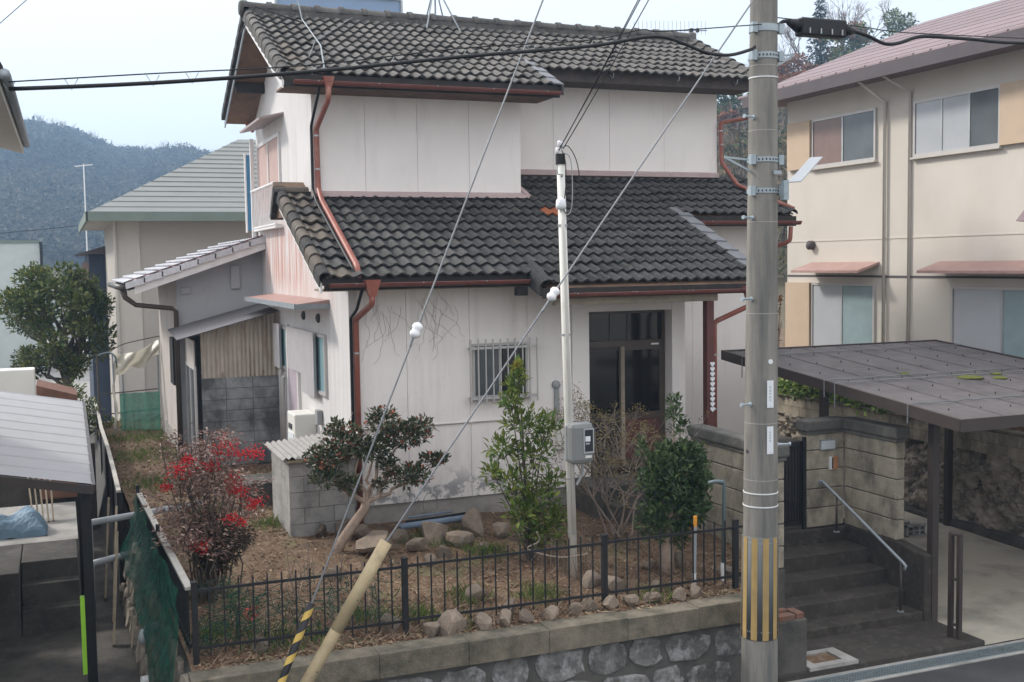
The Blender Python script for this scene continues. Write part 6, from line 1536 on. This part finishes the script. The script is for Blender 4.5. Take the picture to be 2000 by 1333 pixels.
# clipped sasanqua with a leaning forked trunk
rng = random.Random(61)
t = thing('clipped_tree', 'cloud clipped dark evergreen with orange buds on a leaning bare trunk', 'tree', (3.05, 13.95, -3.72))
m = MB()
tr = [V((3.05, 13.95, -3.78)), V((3.22, 13.98, -3.50)), V((3.40, 14.0, -3.28)), V((3.52, 14.0, -3.14)), V((3.56, 14.0, -3.02))]
m.tube(tr, [.075, .065, .062, .060, .058], 10)
fork = V((3.56, 14.0, -3.04))
pads = [(3.02, 13.95, -2.42, .27, .30, .16, 1.2), (3.28, 14.0, -2.22, .30, .30, .22, 1.6), (3.02, 13.9, -2.66, .22, .25, .12, .8), (3.62, 13.95, -2.36, .33, .26, .14, 1.3), (3.80, 14.0, -2.02, .22, .26, .19, 1.1), (4.08, 14.0, -2.22, .36, .28, .15, 1.5), (4.28, 14.05, -2.10, .22, .2, .10, .6),
        (4.12, 13.95, -2.72, .32, .26, .15, 1.2), (4.48, 14.0, -2.55, .20, .18, .07, .6), (3.82, 13.9, -2.56, .12, .14, .14, .4), (3.3, 13.9, -2.76, .16, .16, .12, .5), (3.72, 13.95, -2.82, .10, .1, .08, .2), (3.18, 13.95, -2.04, .10, .1, .10, .2)]
for b, r in (((3.20, 13.98, -2.82), .035), ((3.30, 14.0, -2.35), .03), ((3.02, 13.95, -2.62), .02), ((3.95, 14.0, -2.62), .034), ((3.84, 14.0, -2.2), .028), ((4.05, 14.0, -2.32), .022), ((4.15, 13.97, -2.80), .03), ((4.46, 14.0, -2.60), .014), ((3.62, 13.96, -2.46), .02), ((3.66, 13.95, -2.8), .016)):
    a = fork if r >= .028 else fork.lerp(V(b), .45) + V((0, 0, -.03)); limb(m, a, b, r * 1.1, r * .45, rng, .05)
for p in pads:
    for k in range(7):
        d = V((rng.gauss(0, .6), rng.gauss(0, .6), rng.gauss(.2, .5))); limb(m, V(p[:3]) - V((0, 0, p[5] * .5)), V(p[:3]) + V((d.x * p[3], d.y * p[4], d.z * p[5])), .009, .003, rng, .1, 3)
part('trunk', m, 'bark', t, smooth=True, fix=False)
m = MB(); pads_leaves(m, pads, 5600, .068, .036, rng, .45, .8, .5); part('crown', m, 'leaf_camellia', t, fix=False)
m = MB(); pads_leaves(m, [p for p in pads[4:9]] + [pads[1], pads[0]], 620, .05, .036, rng, .2, .8, .25); part('buds', m, 'bud_red', t, fix=False, kind='stuff')

# nandina with red berries
rng = random.Random(62)
t = thing('nandina_bush', 'reddish nandina bush with bright red berry clusters beside the side fence', 'shrub', (1.45, 12.9, -3.72))
m = MB(); ml = MB(); mlow = MB(); mbry = MB()
stems = []
for i in range(40):
    a = rng.uniform(0, 6.28); b = V((1.45 + rng.gauss(0, .10), 12.9 + rng.gauss(0, .12), -3.78)); h = rng.uniform(.95, 1.95)
    e = V((b.x + math.cos(a) * .52 * rng.uniform(.2, 1.15), b.y + math.sin(a) * .35, b.z + h)); limb(m, b, e, .011, .005, rng, .03, 5); stems.append((b, e))
for b, e in stems:
    for k in range(6):
        q = e - V((0, 0, rng.uniform(0, .30))); a = rng.uniform(0, 6.28); l = rng.uniform(.10, .30)
        f = q + V((math.cos(a) * l, math.sin(a) * l, rng.uniform(-.03, .14))); m.tube([q, f], [.004, .002], 4, False)
        for j in range(24):
            c = q.lerp(f, rng.uniform(.2, 1.15)) + V((rng.gauss(0, .05), rng.gauss(0, .05), rng.gauss(0, .04)))
            ml.leaf(c, V((math.cos(a) + rng.gauss(0, .7), math.sin(a) + rng.gauss(0, .7), rng.gauss(-.05, .45))), V((rng.gauss(0, .4), rng.gauss(0, .4), 1)), rng.uniform(.04, .075), rng.uniform(.015, .026))
pads_leaves(mlow, [(1.50, 12.85, -2.98, .34, .30, .22, 1.2), (1.52, 12.85, -3.25, .26, .24, .18, .9), (1.75, 12.8, -3.05, .22, .2, .12, .5)], 2600, .07, .028, rng, -.2, .7, .6)
for (x, y, z), n, r in (((1.13, 12.75, -2.20), 110, .10), ((1.24, 12.8, -2.10), 70, .06), ((1.62, 12.75, -1.98), 130, .12), ((1.80, 12.7, -2.06), 90, .10), ((1.96, 12.75, -2.08), 90, .09), ((1.74, 12.65, -2.44), 120, .09), ((1.70, 12.65, -2.32), 80, .07), ((1.90, 12.7, -2.62), 100, .10), ((1.66, 12.6, -2.74), 70, .08), ((1.30, 12.6, -3.02), 110, .08), ((1.48, 12.7, -2.16), 90, .09), ((1.0, 12.8, -2.38), 50, .06), ((1.78, 12.6, -2.80), 40, .06)):
    for i in range(n):
        c = V((x + rng.gauss(0, r * .62), y - .12 + rng.gauss(0, r * .6), z + rng.gauss(0, r * .42))); s = rng.uniform(.009, .014); n0 = len(mbry.v)
        mbry.v += [tuple(c + V(q) * s) for q in ((1, 0, 0), (-1, 0, 0), (0, 1, 0), (0, -1, 0), (0, 0, 1), (0, 0, -1))]
        mbry.f += [tuple(n0 + j for j in q) for q in ((0, 2, 4), (2, 1, 4), (1, 3, 4), (3, 0, 4), (2, 0, 5), (1, 2, 5), (3, 1, 5), (0, 3, 5))]
part('stems', m, 'bark_dark', t, fix=False); part('crown', ml, 'leaf_nandina', t, fix=False); part('lower_leaves', mlow, 'leaf_nandina_low', t, fix=False); part('berries', mbry, 'berry', t, fix=False, kind='stuff')
# small nandina seedling by the net
t = thing('nandina_seedling', 'small green nandina sprig with a few red leaves behind the front fence', 'shrub', (1.55, 11.35, -3.78)); m = MB(); ml = MB(); mr = MB()
for i in range(5):
    e = V((1.55 + rng.gauss(0, .10), 11.35 + rng.gauss(0, .06), -3.30 + rng.gauss(0, .08))); limb(m, (1.55, 11.35, -3.8), e, .006, .003, rng, .04, 4)
    pads_leaves(ml, [(e.x, e.y, e.z, .10, .09, .07, 1)], 60, .05, .02, rng, .1)
pads_leaves(mr, [(1.66, 11.3, -3.45, .06, .05, .06, 1)], 50, .04, .018, rng, -.2)
part('stems', m, 'bark_dark', t, fix=False); part('leaves', ml, 'leaf_evergreen', t, fix=False); part('red_leaves', mr, 'berry', t, fix=False)

# loose light green shrub beside the service pole
rng = random.Random(63)
t = thing('green_shrub', 'loose light green shrub standing left of the cream service pole', 'shrub', (5.3, 12.75, -3.72)); m = MB(); ml = MB()
pads = [(5.12, 12.7, -1.45, .12, .12, .13, .6), (5.05, 12.7, -1.68, .17, .15, .14, .9), (5.2, 12.7, -1.95, .24, .2, .18, 1.2), (5.50, 12.7, -2.05, .20, .18, .16, .9), (4.95, 12.7, -2.25, .22, .18, .14, .9), (5.35, 12.7, -2.35, .30, .25, .2, 1.4), (4.78, 12.65, -2.52, .13, .1, .1, .4), (5.05, 12.7, -2.66, .26, .22, .18, 1.1),
        (5.30, 12.65, -2.95, .36, .3, .22, 1.8), (5.55, 12.7, -2.75, .25, .22, .2, 1.0), (5.38, 12.6, -3.28, .38, .32, .22, 1.8), (5.12, 12.6, -3.05, .2, .2, .15, .8), (5.6, 12.6, -3.15, .25, .25, .2, 1.0), (5.15, 12.7, -1.30, .05, .05, .10, .25)]
for p in pads: 
    q = V((5.3 + rng.gauss(0, .05), 12.75, -3.78)); k = V(p[:3]); mid = q.lerp(k, .5); mid.x = 5.28 + (k.x - 5.28) * .35; m.tube([q, mid, k], [.016, .011, .004], 6, False)
    for j in range(6): limb(m, k - V((0, 0, p[5])), k + V((rng.gauss(0, p[3] * .8), rng.gauss(0, p[4] * .8), rng.gauss(p[5] * .3, p[5] * .6))), .005, .002, rng, .08, 3)
pads_leaves(ml, pads, 2500, .102, .043, rng, .55, .7, .6)
part('stems', m, 'bark_dark', t, fix=False); part('crown', ml, 'leaf_bright', t, fix=False)
mt = MB(); pads_leaves(mt, [(5.14, 12.68, -1.27, .05, .04, .08, 1)], 40, .07, .03, rng, .8); part('young_shoots', mt, 'leaf_tip', t, fix=False)

# half bare azalea before the entrance
rng = random.Random(64)
t = thing('bare_azalea', 'half bare twiggy azalea in front of the entrance door', 'shrub', (6.75, 13.2, -3.72)); m = MB(); ml = MB()
def twigs(p, d, L, r, dep):
    e = p + d * L; mid = p.lerp(e, .5) + V((rng.gauss(0, .05), rng.gauss(0, .05), rng.gauss(0, .04))) * L * 3; m.tube([p, mid, e], [r, r * .8, r * .6], 5, False)
    if dep == 0:
        for k in range(10): ml.leaf(e + V((rng.gauss(0, .03), rng.gauss(0, .03), rng.gauss(0, .03))), V((rng.gauss(0, 1), rng.gauss(0, 1), rng.gauss(.7, .6))), V((rng.gauss(0, .6), rng.gauss(0, .6), 1)), rng.uniform(.025, .05), rng.uniform(.012, .02))
        return
    for k in range(rng.choice((2, 3, 3))):
        nd = (d + V((rng.gauss(0, .55), rng.gauss(0, .5), rng.gauss(.10, .35)))).normalized(); twigs(e, nd, L * rng.uniform(.55, .85), r * .62, dep - 1)
for a in range(8):
    w = a / 8 * 6.28; twigs(V((6.72 + .05 * math.cos(w), 13.2 + .05 * math.sin(w), -3.78)), V((math.cos(w) * .42, math.sin(w) * .35, 1)).normalized(), rng.uniform(.50, .80), .020, 4)
part('branches', m, 'twig', t, fix=False); part('leaves', ml, 'leaf_dry', t, fix=False)

# dense evergreen by the stair wall
rng = random.Random(65)
t = thing('dense_evergreen', 'dense round evergreen shrub with one tall shoot beside the stair wall', 'shrub', (6.62, 11.7, -3.75)); m = MB(); ml = MB()
pads = [(6.90, 11.9, -2.52, .36, .34, .26, 2.2), (7.10, 11.9, -2.62, .24, .26, .28, 1.4), (6.64, 11.85, -2.66, .28, .3, .28, 1.6), (6.78, 11.8, -2.95, .40, .36, .30, 2.0), (6.58, 11.75, -3.12, .26, .28, .22, 1.0), (6.98, 11.8, -2.98, .26, .26, .24, 1.0), (6.98, 11.9, -2.34, .26, .25, .12, .9), (6.72, 11.75, -3.28, .20, .2, .14, .5)]
for p in pads: limb(m, (6.62, 11.7, -3.3), p[:3], .03, .008, rng, .05, 4)
m.tube([(6.62, 11.68, -3.8), (6.63, 11.7, -3.45), (6.66, 11.74, -3.1)], [.10, .085, .06], 12)
pads_leaves(ml, [(p[0] + rng.gauss(0, .03), p[1], p[2], p[3] * 1.04, p[4], p[5] * 1.06, p[6]) for p in pads], 5600, .090, .042, rng, .45, .75, .62)
for k in range(16):
    a = rng.uniform(0, 6.28); e = rng.uniform(-.2, 1); q = math.sqrt(max(0, 1 - e * e)); c = V((6.85 + .42 * q * math.cos(a), 11.85 + .38 * q * math.sin(a), -2.72 + e * .48))
    pads_leaves(ml, [(c.x, c.y, c.z, .06, .06, .09, 1)], 26, .085, .036, rng, .7, .6, .6)
sh_ = [(6.86, 11.9, -1.72, .09, .09, .10, .5), (6.87, 11.9, -1.88, .10, .1, .09, .5), (6.99, 11.9, -2.02, .08, .08, .08, .35), (6.88, 11.9, -2.08, .06, .06, .10, .2), (6.40, 11.85, -2.25, .07, .07, .16, .4)]
for p in sh_: m.tube([(6.84, 11.9, -2.3) if p[0] > 6.6 else (6.55, 11.85, -2.6), p[:3]], [.008, .004], 5, False)
pads_leaves(ml, sh_, 420, .075, .028, rng, .6, .7, .6)
part('trunk', m, 'bark', t, fix=False, smooth=True); part('crown', ml, 'leaf_evergreen', t, fix=False)

# thin bare stalks by the clipped tree and under the fence
m = MB(); rng = random.Random(66)
for i in range(90):
    x = rng.choice((rng.uniform(2.2, 3.2), rng.uniform(5.1, 5.9))); y = rng.uniform(11.1, 13.2); z = gz(x, y); h = rng.uniform(.2, .65)
    m.tube([(x, y, z), (x + rng.gauss(0, .03), y, z + h * .6), (x + rng.gauss(0, .06), y, z + h)], [.005, .004, .002], 4, False)
top('bare_stalks', m, 'twig', 'thin bare stalks sticking up from the garden soil', 'stalks', kind='stuff', fix=False)
top('fallen_branch', MB().tube(smoothp([V((5.35, 11.2, -3.25)), V((5.05, 11.3, -3.28)), V((4.75, 11.5, -3.2)), V((4.85, 11.4, -3.1)), V((4.8, 11.35, -2.98))]), .008, 6), 'twig', 'pale crooked branch caught behind the front fence', 'branch')

# big tree beyond the alley
rng = random.Random(67)
t = thing('garden_tree', 'large round glossy leaved tree rising behind the car shelter', 'tree', (.1, 31, -4.8)); m = MB(); ml = MB()
m.tube([(.2, 31, -4.9), (.15, 31, -3.4), (.1, 31, -2.4)], [.16, .13, .10], 9)
pads = []
for i in range(46):
    a = rng.uniform(0, 6.28); e = rng.uniform(-.75, 1); q = math.sqrt(max(0, 1 - e * e)) * rng.uniform(.55, 1)
    pads.append((-.15 + 1.25 * q * math.cos(a), 31 + 1.3 * q * math.sin(a), -1.45 + e * 1.45, .38, .38, .28, 1))
for p in pads: limb(m, (.1, 31, -2.6 + rng.uniform(-.6, .4)), p[:3], .05, .012, rng, .06, 4)
pads_leaves(ml, pads, 15000, .12, .06, rng, .4, .8, .45)
part('trunk', m, 'bark_dark', t, fix=False); part('crown', ml, 'leaf_tree', t, fix=False)
for k, (x, y, z, r, m_, l) in enumerate(((-.35, 21.6, -2.55, .30, 'leaf_ivy', 'small bright green bush behind the cream unit'), (.55, 27, -3.1, .55, 'leaf_tree', 'dark leafy bush at the far end of the plank fence'))):
    t = thing('leafy_bush', l, 'shrub', (x, y, z - r - .6)); ml = MB(); m = MB()
    ps = [(x + rng.gauss(0, r * .4), y + rng.gauss(0, r * .4), z + rng.gauss(0, r * .5), r * .6, r * .6, r * .5, 1) for _ in range(7)]
    for p in ps: limb(m, (x, y, -4.8), p[:3], .03, .008, rng, .05, 4)
    pads_leaves(ml, ps, 1600, .10, .05, rng); part('stems', m, 'bark_dark', t, fix=False); part('crown', ml, m_, t, fix=False)

# plastic hoop frame and net at the far end of the garden
hp = thing('hoop_frame', 'ramshackle hoop frame with torn plastic sheet behind the annex', 'frame', (1.4, 26.6, -3.6))
for x, y in ((1.05, 26.0), (1.25, 26.4), (.72, 26.2), (1.98, 26.35)):
    part('pole', MB().cyl((x, y, gz(x, y) - .05), (x + rng.gauss(0, .02), y, -1.85), .02, n=8), 'steel_dull' if x > .8 else 'bark_dark', hp)
part('hoop', MB().tube(smoothp([V((.72, 26.2, -1.90)), V((.95, 26.2, -1.84)), V((1.08, 26.1, -1.92)), V((1.10, 26.0, -2.15))]), .022, 8), 'pvc_teal', hp, smooth=True)
part('hoop', MB().tube(smoothp([V((.8, 26.3, -1.95)), V((1.2, 26.3, -1.70)), V((1.6, 26.3, -1.60)), V((2.05, 26.3, -1.52))]), .012, 6), 'bark_dark', hp)
part('rail', MB().tube([(.75, 26.2, -2.75), (2.0, 26.35, -2.70)], .014, 6).tube([(.75, 26.2, -3.2), (2.0, 26.35, -3.15)], .014, 6).tube([(1.05, 26, -3.62), (2.0, 26.3, -3.6)], .014, 6), 'bark_dark', hp)
part('plastic_sheet', MB().grid(lambda u, v: (1.08 + .92 * u, 26.05 + .1 * math.sin(u * 9 + v * 5), -1.88 - .08 * math.sin(u * 3.1) + .30 * u - (.42 - .1 * u) * v - .05 * math.sin(u * 13) * v), 30, 10), 'plastic_sheet', hp, smooth=True)
part('net', MB().grid(lambda u, v: (1.15 + .85 * u, 26.2 + .03 * math.sin(u * 20), -2.75 - .88 * v), 30, 8), 'net_green_far', hp)
part('tie_cloth', MB().grid(lambda u, v: (1.02 + .05 * u + .03 * math.sin(v * 11), 25.96 + .03 * math.sin(v * 7), -2.0 - 1.5 * v), 3, 24), 'plastic_sheet', hp)

# trees standing out on the hillside to the right
rng = random.Random(68)
def hill_tree(x, y, h, kind, label):
    z = rh(x, y) - .3; t = thing('hillside_tree', label, 'tree', (x, y, z), 'trees on the hillside'); m = MB(); ml = MB()
    if kind == 'bare':
        def grow(p, d, L, r, dep):
            e = p + d * L; m.tube([p, e], [r, r * .65], 4, False)
            if dep:
                for k in range(3): grow(e, (d + V((rng.gauss(0, .4), rng.gauss(0, .4), rng.gauss(.15, .25)))).normalized(), L * rng.uniform(.6, .8), r * .6, dep - 1)
        grow(V((x, y, z)), V((rng.gauss(0, .06), 0, 1)).normalized(), h * .32, h * .016, 5)
        part('branches', m, 'twig', t, fix=False); return
    m.tube([(x, y, z), (x, y, z + h * .8)], [h * .02, h * .008], 6, False); part('trunk', m, 'bark_dark', t, fix=False)
    if kind == 'conifer':
        ps = [(x, y, z + h * (.22 + .78 * i / 11), h * .2 * (1 - i / 12) + .1, h * .2 * (1 - i / 12) + .1, h * .05, 1.2 - i / 12) for i in range(12)]
        pads_leaves(ml, ps, 1800, .42, .16, rng, -.1, 1.0, .5); part('crown', ml, 'leaf_conifer', t, fix=False)
    else:
        ps = [(x + rng.gauss(0, h * .16), y + rng.gauss(0, h * .16), z + h * rng.uniform(.4, .92), h * .13, h * .13, h * .1, 1) for _ in range(13)]
        pads_leaves(ml, ps, 2000, .34, .2, rng, .2, .8, .5); part('crown', ml, 'leaf_rust' if kind == 'rust' else 'leaf_tree', t, fix=False)
for a, y, h, k, l in ((.700, 84, 4.4, 'rust', 'rust leaved oak above the cable beside the utility pole'), (.715, 88, 5.4, 'rust', 'broad rust leaved tree behind the splice box'), (.735, 80, 4.6, 'rust', 'rust leaved tree just over the red roof'), (.69, 92, 5.6, 'green', 'grey green tree left of the rust leaved oak'),
                      (.755, 92, 9.0, 'conifer', 'tall dark conifer standing out above the red roof'), (.785, 90, 6.5, 'rust', 'brown leaved tree right of the tall conifer'), (.725, 94, 8.5, 'bare', 'leafless tree left of the tall conifer'), (.775, 95, 9.5, 'bare', 'leafless tree right of the tall conifer'), (.81, 94, 9.0, 'bare', 'leafless tree over the middle of the red roof'),
                      (.845, 93, 8.5, 'bare', 'leafless tree over the upper part of the red roof'), (.70, 95, 7, 'bare', 'leafless tree close to the utility pole'), (.795, 88, 7, 'green', 'green pine among the leafless trees'), (.62, 88, 3.2, 'green', 'small green tree below the end of the tiled roof'), (.635, 84, 3.4, 'rust', 'small rust leaved tree beside the red drainpipe'), (.645, 90, 4.2, 'green', 'green tree at the edge of the tiled roof'), (.87, 92, 7, 'green', 'green tree highest over the red roof')):
    hill_tree(a * y, y, h, k, l)
# rusty shrub between the house and the beige wall
t = thing('rusty_shrub', 'rust leaved thin tree in the gap between the two houses', 'tree', (13.2, 19.5, -3.8)); m = MB(); ml = MB()
for i in range(9):
    e = V((13.3 + rng.gauss(0, .3), 19.5 + rng.gauss(0, .3), -.9 + rng.gauss(0, .5))); limb(m, (13.3, 19.5, -3.9), e, .04, .01, rng, .05)
pads_leaves(ml, [(13.3, 19.5, -.9, .4, .4, .5, 1), (13.3, 19.5, -1.6, .35, .35, .4, .6)], 700, .10, .06, rng)
part('trunk', m, 'bark', t, fix=False); part('crown', ml, 'leaf_rust', t, fix=False)
bl = thing('low_tiled_roof', 'dark tiled roof corner glimpsed behind the utility pole', 'building', (13.5, 26, -3.8))
part('wall', MB().box(12.6, 15.2, 26, 30, -3.9, .2), 'eave_beige', bl)
part('roof', MB().prism([(12.3, 25.7, .25), (12.3, 28, 1.4), (12.3, 30.3, .25)], (3.2, 0, 0)), 'tile_lower', bl)

# ------------------------------------------------------------------ the hazy air
hz = MB().box(-190, 340, -25, 640, -7, 64)
hm = bpy.data.materials.new('haze_air'); hm.use_nodes = True
nt = hm.node_tree; nt.nodes.remove(nt.nodes['Principled BSDF'])
pv = nt.nodes.new('ShaderNodeVolumePrincipled')
pv.inputs['Color'].default_value = (.46, .70, 1, 1); pv.inputs['Density'].default_value = .0011; pv.inputs['Anisotropy'].default_value = .2
nt.links.new(pv.outputs[0], nt.nodes['Material Output'].inputs['Volume'])
MATS['haze_air'] = hm
o = top('haze', hz, 'haze_air', kind='stuff')
o.display_type = 'WIRE'

# ------------------------------------------------------------------ raise the layout: road level becomes z = 0
for o in sc.objects:
    if o.parent is None: o.location.z += GZ
